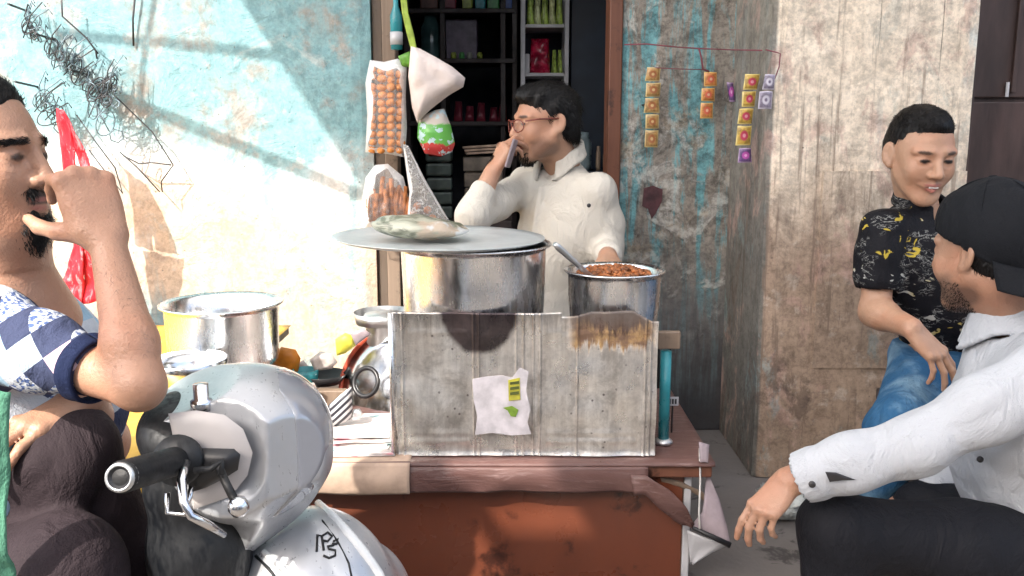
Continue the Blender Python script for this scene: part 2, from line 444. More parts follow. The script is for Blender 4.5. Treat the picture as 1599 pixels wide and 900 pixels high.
# ------------------------------------------------------------------ steel door at the right edge
t = thing('steel_door', 'dark brown sheet steel door beside the cream pillar', 'door', (1.8, 2.72, 0))
zs = P(1560, 156, 2.70).z
X0 = PX1 + .012
link('frame', MB().rbox((PX1 + .001, 2.655, .004), (X0 + .018, 2.75, 2.3), .003), MAT['steel_door'], t)
link('panel', MB().rbox((X0 + .02, 2.70, .02), (2.5, 2.715, zs - .006), .004), MAT['steel_door'], t)
link('panel', MB().rbox((X0 + .02, 2.70, zs + .006), (2.5, 2.715, 2.25), .004), MAT['steel_door'], t)
link('rail', MB().rbox((X0 + .02, 2.716, zs - .03), (2.5, 2.74, zs + .03), .003), MAT['steel_door'], t)
q = P(1573, 145, 2.69)
link('bolt', MB().tube([(q.x, 2.69, q.z - .012), (q.x, 2.69, q.z + .03)], .005), MAT['white_shelf'], t)
link('batten', MB().rbox((X0 + .14, 2.686, zs + .02), (X0 + .152, 2.699, 2.2), .002), MAT['steel_door'], t)

# ------------------------------------------------------------------ cloth awning over the stall (its edge throws the slanting shadow)
tw = NT('thin_awning_cloth'); tr = tw.n('BsdfTranslucent'); tr.inputs[0].default_value = (.76, .77, .78, 1)
mx = tw.n('MixShader'); mx.inputs[0].default_value = .45
tw.put(tw.b.inputs['Base Color'], (.70, .70, .69)); tw.put(tw.b.inputs['Roughness'], .9)
tw.t.links.new(tw.b.outputs[0], mx.inputs[1]); tw.t.links.new(tr.outputs[0], mx.inputs[2]); tw.t.links.new(mx.outputs[0], tw.out.inputs[0])
def up(px, py, Y):      # where on the awning the sunray to this point passes
    p = P(px, py, Y); s = (p.z - AWN_Z) / LDIR.z
    return p - LDIR * s
h0 = up(716, 752, 1.86); h1 = up(842, 700, 1.86); h2 = up(790, 832, 1.9); h3 = up(895, 786, 1.9)
xb = [AWN_X0, h0.x, h1.x, h3.x + .02, 3.6]
ya, yb2 = sorted((h0.y, h1.y)); yc, yd = sorted((h2.y, h3.y))
mb = MB()
def quad(x0, x1, y0, y1): mb.add([(x0, y0, AWN_Z), (x1, y0, AWN_Z), (x1, y1, AWN_Z), (x0, y1, AWN_Z)], [(0, 1, 2, 3)])
YF, YB = -1.35, WALL_Y + .02
quad(xb[0], h0.x, YF, YB); quad(h1.x, 3.6, ya, yb2); quad(h0.x, 3.6, yb2, YB)
quad(h0.x, 3.6, yd, ya) if yd < ya else None
quad(h0.x, h2.x, yc, min(yd, ya)); quad(h3.x, 3.6, yc, min(yd, ya)); quad(h0.x, 3.6, YF, yc)
single('awning', 'pale cloth awning stretched from the wall over the stall', 'awning', mb, tw.m)

# ------------------------------------------------------------------ houses across the lane, behind the viewer
MAT['facade'] = m_ground('cream_facade', (.36, .35, .33), (.52, .50, .47))
t = thing('lane_house', 'plain cream house front across the lane', 'building', (0, -5.2, -.33))
xsb = [-9, -5.6, -4.4, -1.7, -.4, 2.2, 3.6, 6.2, 7.2, 10]
for i in range(0, 9, 2):
    link('wall', MB().box((xsb[i], -5.2, -.33), (xsb[i + 1], -5.0, 3.6)), MAT['facade'], t)
for i in range(1, 8, 2):
    link('wall', MB().box((xsb[i] + .002, -5.2, 2.0), (xsb[i + 1] - .002, -5.01, 3.6)), MAT['facade'], t)
    link('door', MB().box((xsb[i] + .002, -5.15, -.33), (xsb[i + 1] - .002, -5.1, 1.99)), MAT['blue_dark'] if i % 4 == 1 else MAT['wood_red'], t)

# ------------------------------------------------------------------ cables strung across the sunny wall
def cable(name, label, pa, pb, back, r, sag=.0):
    A, B = P(*pa, WALL_Y) - LDIR * back, P(*pb, WALL_Y) - LDIR * back
    pts = [A.lerp(B, i / 16) + Vector((0, 0, -sag * 4 * (i / 16) * (1 - i / 16))) for i in range(17)]
    single(name, label, 'cable', MB().tube(pts, r, 8), MAT['black_wire'], smooth=True)
cable('cable_bundle', 'thick cable bundle whose blue shadow slants down the sunny wall', (150, 138), (600, 318), 1.55, .016)
cable('cable', 'service cable whose shadow runs near level high on the sunny wall', (90, 55), (460, 88), 1.7, .013)
cable('drop_wire', 'hanging drop wire whose shadow falls down the sunny wall', (246, -60), (218, 178), 1.2, .009)
pts = [P(212, -12, WALL_Y - .012), P(208, 30, WALL_Y - .014), P(209, 72, WALL_Y - .012)]
single('wall_wire', 'short black wire hanging down the sunny wall from above', 'wire', MB().tube(pts, .0035, 6), MAT['black_wire'], smooth=True)
# ------------------------------------------------------------------ object materials
def m_alu(name, col=(.74, .74, .75), rough=.26, dirt=.35):
    t = NT(name); co = t.coord('Object')
    ring = t.noise(t.coord('Object', (1.5, 1.5, 260)), 1.0, 4, .6); n = t.noise(co, 14, 6, .65); sc = t.noise(t.coord('Object', (30, 30, 9)), 2.0, 6, .7)
    c = t.mix(n, tuple(q * .86 for q in col), col)
    c = t.mix(t.math('MULTIPLY', t.ramp(t.noise(co, 8, 7, .72), .52, .68), dirt), c, (.34, .28, .22))
    t.put(t.b.inputs['Roughness'], t.ramp(t.math('ADD', sc, t.math('MULTIPLY', n, .5)), .5, 1.0, rough * .75, rough * 1.6))
    t.bump(t.math('ADD', t.math('MULTIPLY', ring, .5), t.math('MULTIPLY', n, .4)), .10, .002)
    return t.set(Base_Color=c, Metallic=1.0)
def m_pot(name, zs, amt):
    m = m_alu(name, (.80, .80, .81), .30, .14); t = NT.__new__(NT); t.m = m; t.t = m.node_tree; t.b = t.t.nodes['Principled BSDF']
    co = t.coord('Object'); z = t.sep(co)[2]; n = t.noise(co, 9, 6, .65); n2 = t.noise(t.coord('Object', (9, 9, 2)), 3, 6, .7)
    f = t.math('MULTIPLY', t.ramp(t.math('ADD', z, t.math('MULTIPLY', t.math('SUBTRACT', n2, .5), .06)), zs - .02, zs + .012, 1, 0), amt)
    src = t.b.inputs['Base Color'].links[0].from_socket
    t.put(t.b.inputs['Base Color'], t.mix(f, src, t.mix(n, (.028, .02, .026), (.07, .05, .055))))
    t.put(t.b.inputs['Metallic'], t.math('SUBTRACT', 1.0, f)); return m
MAT['alu'] = m_alu('worn_aluminium', (.90, .90, .91), .21, .0); MAT['alu_dull'] = m_alu('dull_aluminium', (.66, .67, .68), .38, .3)
MAT['steel'] = m_alu('stainless_steel', (.70, .72, .74), .16, .15)
MAT['soot'] = simple('soot', (.030, .022, .028), .75, var=.5, scale=14, bump=.4, bscale=50)

MAT['tray'] = simple('pale_grey_aluminium', (.62, .66, .66), .38, .45, var=.12, scale=9, bump=.08, bscale=30)
def m_tin():
    t = NT('greasy_tinplate'); co = t.coord('Object'); x, y, z = t.sep(co)
    n = t.noise(co, 9, 8, .66, .4); st = t.noise(t.coord('Object', (34, 34, 1.6)), 1.7, 8, .7, .3); f = t.noise(co, 70, 4, .6)
    c = t.mix(t.ramp(st, .30, .70), (.64, .60, .55), (.84, .81, .76))
    c = t.mix(t.math('MULTIPLY', t.ramp(n, .52, .66), .55), c, (.26, .23, .20))
    c = t.mix(t.math('MULTIPLY', t.ramp(t.vor(co, 42), .05, .16, 1, 0), t.ramp(n, .5, .58)), c, (.16, .14, .13))
    # spilled food and soot run down from under the small pot
    cx = P(957, 490, 1.9).x
    dx = t.math('ABSOLUTE', t.math('SUBTRACT', x, cx - BOX_C.x))
    drip = t.noise(t.coord('Object', (60, 60, 2.4)), 1.5, 6, .7)
    dz = t.math('SUBTRACT', BOX_H, z)
    dep = t.math('ADD', dz, t.math('MULTIPLY', t.math('SUBTRACT', drip, .5), .13))
    inx = t.ramp(t.math('ADD', dx, t.math('MULTIPLY', t.math('SUBTRACT', n, .5), .03)), .075, .105, 1, 0)
    m1 = t.math('MULTIPLY', inx, t.ramp(dep, .066, .086, 1, 0))
    m2 = t.math('MULTIPLY', inx, t.ramp(t.math('ADD', dep, t.math('MULTIPLY', dx, .25)), .034, .058, 1, 0))
    c = t.mix(t.math('MULTIPLY', m1, .9), c, t.mix(t.ramp(t.noise(co, 26, 5, .7), .38, .62), (.17, .075, .03), (.40, .23, .07)))
    c = t.mix(t.math('MULTIPLY', m2, .92), c, (.075, .045, .038))
    # grease under the big pot and along the bottom
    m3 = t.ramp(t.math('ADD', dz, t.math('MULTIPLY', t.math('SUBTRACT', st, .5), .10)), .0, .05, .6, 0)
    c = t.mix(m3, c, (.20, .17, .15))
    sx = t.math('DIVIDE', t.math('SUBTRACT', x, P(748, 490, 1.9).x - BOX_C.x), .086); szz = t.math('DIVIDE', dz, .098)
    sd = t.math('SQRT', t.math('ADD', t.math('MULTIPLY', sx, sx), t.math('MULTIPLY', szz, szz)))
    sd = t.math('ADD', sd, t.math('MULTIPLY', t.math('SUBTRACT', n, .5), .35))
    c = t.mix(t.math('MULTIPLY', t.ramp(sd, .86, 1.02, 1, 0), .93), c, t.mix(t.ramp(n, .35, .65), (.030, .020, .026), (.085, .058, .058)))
    c = t.grain(co, c, .80, 1.08, 26)
    met = t.ramp(t.math('ADD', m1, t.math('MULTIPLY', n, .3)), .1, .6, .8, .1)
    t.put(t.b.inputs['Roughness'], t.ramp(n, .3, .7, .22, .42))
    t.bump(t.math('ADD', t.math('MULTIPLY', n, .7), t.math('ADD', t.math('MULTIPLY', f, .25), t.math('MULTIPLY', st, .3))), .5, .004)
    return t.set(Base_Color=c, Metallic=met)

def m_film(name, tint=(1, 1, 1), fac=.22, rough=.18):
    t = NT(name); co = t.coord('Object')
    tr = t.n('BsdfTransparent'); t.put(tr.inputs[0], tint)
    mx = t.n('MixShader'); fr = t.n('LayerWeight'); fr.inputs[0].default_value = .35
    wr = t.noise(co, 55, 5, .65, 1.2)
    t.put(mx.inputs[0], t.math('ADD', t.math('MULTIPLY', fr.outputs['Fresnel'], .6), t.ramp(wr, .5, .75, fac * .4, fac * 1.7)))
    t.t.links.new(tr.outputs[0], mx.inputs[1]); t.t.links.new(t.b.outputs[0], mx.inputs[2]); t.t.links.new(mx.outputs[0], t.out.inputs[0])
    t.bump(wr, .6, .004)
    t.set(Base_Color=(.82, .82, .82), Roughness=rough); return t.m
MAT['film'] = m_film('clear_plastic_film')

def pillow(pts, nrm, th, rings=5, seed=0, rough=.12, base=0.0):
    """a soft flat bag: outline points, swelling along +-nrm"""
    pts = [Vector(p) for p in pts]; nrm = Vector(nrm).normalized()
    c = sum(pts, Vector()) / len(pts); rr = random.Random(seed)
    # refine outline
    out = []
    for a, b in zip(pts, pts[1:] + pts[:1]):
        k = max(1, int((b - a).length / .012))
        out += [a.lerp(b, i / k) for i in range(k)]
    n = len(out); vs = []; fs = []
    for side in (1, -1):
        o = len(vs)
        for r in range(rings + 1):
            u = 1 - r / (rings + .4)
            for p in out:
                q = c + (p - c) * u
                h = th * (math.sqrt(max(0, 1 - u ** 3)))
                h *= 1 + rough * 6 * (vn1(q.x * 30 + seed, q.z * 30, q.y * 30 + side) - .5)
                vs.append(q + nrm * side * (h + base))
        for r in range(rings):
            for k in range(n):
                f = (o + r * n + k, o + r * n + (k + 1) % n, o + (r + 1) * n + (k + 1) % n, o + (r + 1) * n + k)
                fs.append(f if side > 0 else tuple(reversed(f)))
        cap = tuple(o + rings * n + k for k in range(n)); fs.append(cap if side > 0 else tuple(reversed(cap)))
    return MB().add(vs, fs)

def flat(pts, th, nrm):
    """a thin plate cut to an outline"""
    n = len(pts); nrm = Vector(nrm).normalized() * th
    A = [Vector(p) for p in pts]; B = [p + nrm for p in A]
    return MB().add(A + B, [tuple(range(n - 1, -1, -1)), tuple(range(n, 2 * n))] + [(k, (k + 1) % n, n + (k + 1) % n, n + k) for k in range(n)])

# ------------------------------------------------------------------ the tea table
TZ = .336
MAT['panel'] = wood('orange_red_board', (.085, .024, .013), (.185, .052, .024), .30, (2.2, 14, 1.3), .15)
def m_oil():
    t = NT('brown_oilcloth'); co = t.coord('Object')
    n = t.noise(co, 7, 6, .62, .5); f = t.noise(t.coord('Object', (1, 6, 5)), 9, 5, .65, .8)
    c = t.mix(n, (.070, .034, .030), (.165, .085, .072)); c = t.mix(t.math('MULTIPLY', t.ramp(f, .55, .7), .6), c, (.30, .20, .185))
    t.put(t.b.inputs['Roughness'], t.ramp(n, .3, .7, .25, .5)); t.bump(t.math('ADD', n, f), .5, .006)
    return t.set(Base_Color=c)
MAT['oil'] = m_oil()
MAT['cream_cover'] = simple('cream_card', (.46, .33, .245), .7, var=.3, scale=14, bump=.3, bscale=30)
MAT['lilac_under'] = simple('oilcloth_underside', (.27, .22, .24), .6, var=.3, scale=14, bump=.3, bscale=25)
MAT['string'] = simple('white_string', (.62, .60, .57), .8)
tt = thing('tea_table', 'low tea table with orange red front board under a brown oilcloth', 'table', (-.1, 2.2, 0))
TX0, TX1, TY0, TY1 = -.66, .44, 1.87, 2.55
link('tabletop', MB().rbox((TX0, TY0, .296), (TX1, TY1, .328), .004), MAT['wood_red'], tt)
for x in (TX0 + .03, TX1 - .06):
    for y in (TY0 + .055, TY1 - .06):
        link('leg', MB().rbox((x - .022, y - .022, .003), (x + .022, y + .022, .295), .004), MAT['wood_dark'], tt)
x1 = P(1064, 840, 1.905).x
link('front_panel', MB().rbox((TX0, 1.90, .035), (x1, 1.915, .292), .002), MAT['panel'], tt)
link('edge_strip', MB().rbox((x1 + .002, 1.897, .01), (x1 + .018, 1.917, .292), .003), MAT['white_shelf'], tt)
def oil(u, v):
    x = TX0 - .004 + u * (TX1 + .008 - TX0)
    if v < .55: y = TY1 - (v / .55) * (TY1 - TY0 + .006); z = TZ - .003 + .0025 * vn1(x * 9, y * 9, 0)
    else:
        k = (v - .55) / .45; z = TZ - .003 - k * .066; y = TY0 - .008 - .010 * math.sin(k * 2.6) + .012 * (vn1(x * 14, k * 2.0, 3) - .5) * k
        z -= .006 * (vn1(x * 6, 3, 8) - .5) * k
    return Vector((x, y, z))
XT = P(1015, 745, 1.86).x
def oil_l(u, v): return oil(u * (XT - TX0) / (TX1 + .008 - TX0 + .0), v)
link('oilcloth', MB().sheet(lambda u, v: oil(u, v * .60), 60, 24, -.003), MAT['oil'], tt, smooth=True)
link('oilcloth_skirt', MB().sheet(lambda u, v: oil(u * (XT - TX0) / (TX1 + .008 - TX0), .602 + v * .398), 90, 10, -.003), MAT['oil'], tt, smooth=True)
# paler card folded over the sunny end
xa, xb2 = P(486, 740, 1.85).x, P(640, 740, 1.85).x
def card(u, v):
    x = xa + u * (xb2 - xa)
    p = oil((x - TX0 + .004) / (TX1 + .008 - TX0), .38 + .62 * v)
    return p + (Vector((0, 0, .005)) if v < .27 else Vector((0, -.007, 0)))
link('card_cover', MB().sheet(card, 24, 18, -.002), MAT['cream_cover'], tt, smooth=True)
# torn oilcloth drooping from the corner
def ribbon(edgeA, edgeB, n=16, seg=4, wave=.006, seed=0):
    def lerp(path, t):
        t *= len(path) - 1; i = min(int(t), len(path) - 2); return path[i].lerp(path[i + 1], t - i)
    def fn(u, v):
        p = lerp(edgeA, u).lerp(lerp(edgeB, u), v)
        return p + Vector((0, 1, .3)) * wave * (2 * vn1(p.x * 25 + seed, p.z * 25, v * 2) - 1)
    return MB().sheet(fn, n, seg, .003)
q = lambda x, y, Y: P(x, y, Y)
link('torn_strip', ribbon([q(985, 742, 1.855), q(1012, 744, 1.845), q(1045, 766, 1.84), q(1072, 790, 1.845), q(1084, 818, 1.85)],
                          [q(990, 772, 1.85), q(1005, 768, 1.85), q(1030, 794, 1.85), q(1058, 816, 1.85), q(1082, 826, 1.85)], 18, 4, .006, 2), MAT['oil'], tt, smooth=True)
link('torn_flap', ribbon([q(1104, 742, 1.90), q(1102, 770, 1.87), q(1098, 800, 1.85), q(1078, 826, 1.85)],
                         [q(1108, 742, 1.90), q(1124, 780, 1.87), q(1136, 822, 1.84), q(1142, 851, 1.83)], 18, 6, .008, 5), MAT['lilac_under'], tt, smooth=True)
link('torn_flap', ribbon([q(1074, 830, 1.86), q(1076, 856, 1.87), q(1078, 880, 1.88)], [q(1138, 852, 1.845), q(1112, 862, 1.86), q(1082, 881, 1.88)], 12, 5, .004, 7), MAT['white_shelf'], tt, smooth=True)
link('torn_strip', ribbon([q(1030, 742, 1.90), q(1064, 752, 1.90), q(1094, 766, 1.90), q(1106, 776, 1.9)], [q(1036, 756, 1.91), q(1060, 760, 1.9), q(1090, 774, 1.9), q(1104, 786, 1.9)], 12, 3, .005, 9), MAT['wood_grey'], tt, smooth=True)
link('hem', MB().tube([q(1082, 824, 1.842), q(1112, 838, 1.836), q(1141, 852, 1.826)], [.004, .006, .007], 8), MAT['black'], tt, smooth=True)
single('string', 'white string hanging straight down at the torn table corner', 'string', MB().tube([q(1093, 700, 1.88), q(1094, 750, 1.86), q(1092, 800, 1.845), q(1093, 826, 1.84)], .0022, 6), MAT['string'], smooth=True)
single('corner_tape', 'scrap of pale tape on the right corner of the tea table', 'tape', ribbon([q(1092, 690, 1.875), q(1094, 722, 1.855)], [q(1108, 694, 1.875), q(1106, 722, 1.855)], 4, 3, .002, 4), MAT['lilac_under'], smooth=True)

# ------------------------------------------------------------------ stove box of flattened oil tins
bx0, bx1 = P(612, 600, 1.9).x, P(1026, 600, 1.9).x
BOX_H = .327
BOX_C = Vector(((bx0 + bx1) / 2, 2.06, TZ))
MAT['tin'] = m_tin()
bt = thing('tin_stove', 'box stove made of flattened oil tins, greasy and soot stained', 'stove', BOX_C)
NX, NZ = 400, 60
cutc = P(742, 490, 1.9).x
vs = []; fs = []
ridges = [.02, .043, .31, .33, .47, .497, .535, .56, .70, .955, .975]
for j in range(NZ + 1):
    for i in range(NX + 1):
        u = i / NX; x = bx0 + u * (bx1 - bx0)
        top = TZ + BOX_H + .004 * (vn1(u * 9, 1, 1) - .5)
        dx = (x - cutc)
        dr = x - P(957, 490, 1.9).x
        if abs(dr) > .045 and dr > -.11: top -= (.020 if dr > 0 else .010) * min(1, (abs(dr) - .045) / .04)
        v = j / NZ; z = TZ + .001 + v * (top - TZ - .001)
        y = 1.9 + .011 * (vn1(u * 5, v * 3, 4) - .5) + .005 * (vn1(u * 17, v * 7, 2) - .5)
        for k, r in enumerate(ridges):
            y -= .0042 * math.exp(-((u - r) / .0035) ** 2) * (1 if k % 2 else .7)
        if .06 < u < .29 or .58 < u < .93:
            e = .0022 * (math.exp(-((v - .10) / .012) ** 2) + math.exp(-((v - .16) / .012) ** 2) + math.exp(-((v - .86) / .012) ** 2))
            y -= e
        y -= .004 * math.exp(-((v) / .02) ** 2)
        vs.append((x, y, z))
fs = [(j * (NX + 1) + i, j * (NX + 1) + i + 1, (j + 1) * (NX + 1) + i + 1, (j + 1) * (NX + 1) + i) for j in range(NZ) for i in range(NX)]
n0 = len(vs); vs += [(x, y + .0025, z) for x, y, z in vs]; fs += [tuple(n0 + k for k in reversed(f)) for f in fs]
topr = [NZ * (NX + 1) + i for i in range(NX + 1)]
fs += [(a, b, n0 + b, n0 + a) for a, b in zip(topr, topr[1:])]
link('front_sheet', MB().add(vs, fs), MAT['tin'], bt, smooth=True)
def dent(pt, n=(1, 0, 0), a=.008): return Vector(pt) + Vector(n) * a * (vn1(pt[1] * 9, pt[2] * 9, 1) - .5)
link('side_sheet', MB().sheet(lambda u, v: dent((bx0 + .004, 1.904 + u * .31, TZ + .001 + v * (BOX_H - .010 - .075 * u))), 14, 10, .003), MAT['tin'], bt, smooth=True)
link('side_sheet', MB().sheet(lambda u, v: dent((bx1 - .004, 2.214 - u * .31, TZ + .001 + v * (BOX_H - .032 - .065 * (1 - u)))), 14, 10, .003), MAT['tin'], bt, smooth=True)
link('rear_sheet', MB().sheet(lambda u, v: Vector((bx1 - .01 - u * (bx1 - bx0 - .02), 2.216, TZ + .001 + v * .22)), 8, 4, .003), MAT['tin'], bt)
link('edge_bead', MB().tube([(bx0 + .001, 1.897, TZ + .002), (bx0 + .002, 1.896, TZ + BOX_H * .5), (bx0 + .001, 1.897, TZ + BOX_H - .002)], .006, 8), MAT['alu'], bt, smooth=True)
link('fire_bowl', MB().lathe([(.0, .50), (.08, .505), (.125, .54), (.147, .60), (.150, .655), (.146, .655), (.14, .60), (.12, .545), (0, .51)], 40, (P(742, 490, 2.0).x, 2.062, 0)), MAT['soot'], bt, smooth=True)
link('cover_plate', MB().rbox((P(872, 490, 1.95).x, 1.912, .586), (bx1 - .012, 2.19, .590), .001), MAT['soot'], bt)
# the torn printed label
MAT['label_paper'] = simple('old_label_paper', (.66, .62, .64), .6, var=.25, scale=24)
MAT['label_yellow'] = simple('label_yellow', (.56, .52, .06), .5, var=.25, scale=30)
MAT['label_green'] = simple('label_green', (.20, .33, .04), .5, var=.3, scale=40)
MAT['label_dark'] = simple('label_dark_print', (.10, .12, .03), .5)
Yl = 1.8885
lab = [(738, 592), (760, 588), (785, 586), (800, 590), (812, 574), (826, 580), (822, 610), (829, 640), (824, 660), (830, 678), (800, 680), (770, 676), (742, 679), (746, 650), (740, 625)]
lb = link('label', flat([P(x, y, Yl) for x, y in lab], .0012, (0, -1, 0)), MAT['label_paper'], bt)
link('print_block', flat([P(x, y, Yl - .0025) for x, y in ((794, 594), (812, 590), (813, 624), (795, 626))], .0012, (0, -1, 0)), MAT['label_yellow'], lb)
for k, y in enumerate((597, 605, 613)):
    link('print_bar', flat([P(x, yy, Yl - .005) for x, yy in ((797, y), (811, y - 2), (811, y + 2.5), (797, y + 4))], .001, (0, -1, 0)), MAT['label_dark'], lb)
link('print_leaf', flat([P(x, y, Yl - .0025) for x, y in ((786, 637), (800, 634), (810, 640), (806, 651), (798, 650), (793, 641))], .0012, (0, -1, 0)), MAT['label_green'], lb)

# ------------------------------------------------------------------ pots
def pot_profile(R, h, z0, lip=.014, th=.003, round_=.035, taper=.97):
    a = [(0, z0), (R * taper - round_, z0)]
    a += [(R * taper - round_ + round_ * math.sin(k * math.pi / 12), z0 + round_ * (1 - math.cos(k * math.pi / 12))) for k in range(1, 7)]
    a += [(R * .985, z0 + h * .6), (R, z0 + h - .012), (R + .002, z0 + h - .006), (R + lip, z0 + h - .001), (R + lip + .001, z0 + h + .002), (R + lip - .002, z0 + h + .004),
          (R - th, z0 + h - .004), (R - th * 2, z0 + h * .6), (R * taper - th * 2, z0 + round_), (R * taper - round_, z0 + .006), (0, z0 + .005)]
    return a
c = P(740, 380, 2.068)
tp = thing('cooking_pot', 'largest aluminium pot standing on the tin stove, covered by plates', 'pot', (c.x, 2.068, .56))
link('body', MB().lathe(pot_profile(.168, .212, .577, .013), 72, (c.x, 2.068, 0), dent=.0022, seed=1), MAT['alu'], tp, smooth=True)
c2 = P(686, 382, 2.09)
Rt = Matrix.Rotation(math.radians(.9), 3, 'Y')
pl = MB().lathe([(0, 0), (.19, 0), (.236, .003), (.250, .009), (.250, .0108), (.235, .0058), (.19, .003), (0, .003)], 80, (c2.x, 2.10, .7935), R=Rt, dent=.0025, seed=5)
single('tray_lid', 'wide flat aluminium tray covering the largest pot and jutting out leftward', 'lid', pl, MAT['tray'], smooth=True)

c = P(960, 425, 2.03)
ts = thing('snack_pot', 'smaller aluminium pot of brown spiced snack on the stove corner', 'pot', (c.x, 2.03, .591))
link('body', MB().lathe(pot_profile(.107, .141, .592, .008, round_=.035, taper=.95), 64, (c.x, 2.03, 0), dent=.004, seed=2), MAT['alu'], ts, smooth=True)
# dribble of light metal dented down over the stove corner
MAT['curry'] = simple('spiced_snack', (.30, .10, .028), .55, var=.75, scale=60, bump=.5, bscale=120)
mb = MB().lathe([(0, .735), (.05, .731), (.094, .717), (.095, .700), (0, .70)], 40, (c.x, 2.03, 0), dent=.01, seed=4)
rr = random.Random(5)
for k in range(240):
    a = rr.random() * 6.28; r = .085 * math.sqrt(rr.random()); s = .0035 + rr.random() * .0055
    p = Vector((c.x + r * math.cos(a), 2.03 + r * math.sin(a), (.7345 - .014 * (r / .085) ** 2 + rr.random() * .005)))
    R = Euler((rr.random() * 6, rr.random() * 6, rr.random() * 6)).to_matrix()
    mb.rbox((-s, -s * .7, -s * .6), (s, s * .7, s * .6), s * .3, 1, R, p)
fo = link('snack', mb, MAT['curry'], ts, smooth=True); fo['kind'] = 'stuff'
h0, h1 = P(872, 386, 1.90), P(930, 438, 1.98)
tl = thing('ladle', 'steel ladle leaning in the small snack pot', 'ladle', h1)
dirn = (h1 - h0).normalized()
link('handle', MB().tube([h0 - dirn * .012, h0, h0.lerp(h1, .5), h1], [.006, .0075, .006, .005], 8), MAT['alu_dull'], tl, smooth=True)
link('bowl', MB().lathe([(0, -.012), (.016, -.008), (.024, .004), (.023, .005), (.015, -.005), (0, -.009)], 20, h1 + Vector((.006, .008, .004))), MAT['alu_dull'], tl, smooth=True)

# ------------------------------------------------------------------ yellow table with the second pot
MAT['yellow'] = simple('yellow_plastic_sheet', (.60, .36, .05), .45, var=.18, scale=7, bump=.35, bscale=9, bdist=.01)
ty = thing('yellow_table', 'table under a yellow plastic sheet at the sunny wall', 'table', (-1.02, 2.05, 0))
yx0, yx1, yy0, yy1, yz = -1.75, -.70, 1.62, 2.75, .447
link('tabletop', MB().rbox((yx0, yy0, yz - .03), (yx1, yy1, yz - .004), .004), MAT['wood_dark'], ty)
for x in (yx0 + .05, yx1 - .05):
    for y in (yy0 + .05, yy1 - .05): link('leg', MB().rbox((x - .02, y - .02, .003), (x + .02, y + .02, yz - .032), .003), MAT['wood_dark'], ty)
def ysheet(u, v):
    x = yx0 - .006 + u * (yx1 - yx0 + .012)
    if v < .6: y = yy1 - (yy1 - yy0 + .012) * v / .6; z = yz - .003 + .006 * (vn1(x * 6, y * 6, 0))
    else:
        k = (v - .6) / .4; y = yy0 - .014 - .012 * math.sin(k * 3) + .03 * (vn1(x * 9, k, 3) - .5) * k; z = yz - .003 - k * .30
    return Vector((x, y, z))
link('cover', MB().sheet(ysheet, 46, 40, -.002), MAT['yellow'], ty, smooth=True)

c = P(347, 479, 2.22)
t2 = thing('cooking_pot', 'aluminium pot with flared rim standing on the yellow table', 'pot', (c.x, 2.22, yz + .004))
link('body', MB().lathe(pot_profile(.139, .168, yz + .005, .012), 64, (c.x, 2.22, 0), dent=.002, seed=8), MAT['alu'], t2, smooth=True)
c = P(290, 560, 1.98)
single('steel_bowl', 'pale steel bowl in front of the pot on the yellow table', 'bowl',
       MB().lathe([(0, 0), (.045, .0), (.07, .02), (.082, .05), (.088, .078), (.086, .079), (.079, .05), (.067, .022), (.04, .004), (0, .004)], 48, (c.x, 2.0, yz + .007), dent=.002), MAT['steel'], smooth=True)

# ------------------------------------------------------------------ clutter between the two tables
def packet(name, label, cat, pts, Y, th, mat, nrm=(0, -1, .15), seed=0, group=None, dY=None, rough=.12):
    pp = [P(x, y, Y + (dY[k] if dY else 0)) for k, (x, y) in enumerate(pts)]
    return single(name, label, cat, pillow(pp, nrm, th, seed=seed, rough=rough), mat, group, smooth=True)
MAT['orange'] = simple('orange_wrapper', (.62, .22, .02), .35, var=.4, scale=14, bump=.3, bscale=40)
MAT['bag_white'] = simple('thin_white_bag', (.60, .55, .52), .45, var=.25, scale=20, bump=.5, bscale=30, bdist=.006)
MAT['teal_plastic'] = simple('teal_plastic', (.03, .26, .30), .3, var=.25)
MAT['red_rim'] = simple('red_enamel', (.38, .055, .025), .4, var=.5, scale=20)
MAT['newsprint'] = None
c = P(612, 606, 2.26)
nv = Vector((-.42, -.86, .36)).normalized(); Rl = nv.to_track_quat('Z', 'Y').to_matrix()
tl = thing('round_lid', 'upright round steel lid with red rim and ring handle', 'lid', (c.x, 2.26, TZ))
RL = .158
link('disc', MB().lathe([(0, .022), (.05, .020), (.11, .012), (RL, 0), (RL, -.003), (.11, .009), (0, .019)], 56, c, R=Rl), MAT['steel'], tl, smooth=True)
link('rim', MB().tube([c + Rl @ Vector((RL * math.cos(a), RL * math.sin(a), .002)) for a in np.linspace(0, 2 * math.pi, 57)], .0065, 8, cap=False), MAT['red_rim'], tl, smooth=True)
kc = P(572, 597, 2.2)
link('ring_handle', MB().tube([kc + Rl @ Vector((.036 * math.cos(a), .036 * math.sin(a), .0)) for a in np.linspace(0, 2 * math.pi, 33)], .0062, 8, cap=False), MAT['black'], tl, smooth=True)
c = P(600, 489, 2.36)
single('bowl', 'pale grey bowl on a stand behind the round red rimmed lid', 'bowl',
       MB().lathe([(0, TZ), (.05, TZ), (.05, TZ + .20), (.055, TZ + .22), (.075, c.z - .03), (.082, c.z), (.079, c.z), (.07, c.z - .03), (.05, TZ + .225), (0, TZ + .225)], 40, (c.x, 2.36, .004)), MAT['alu_dull'], smooth=True)
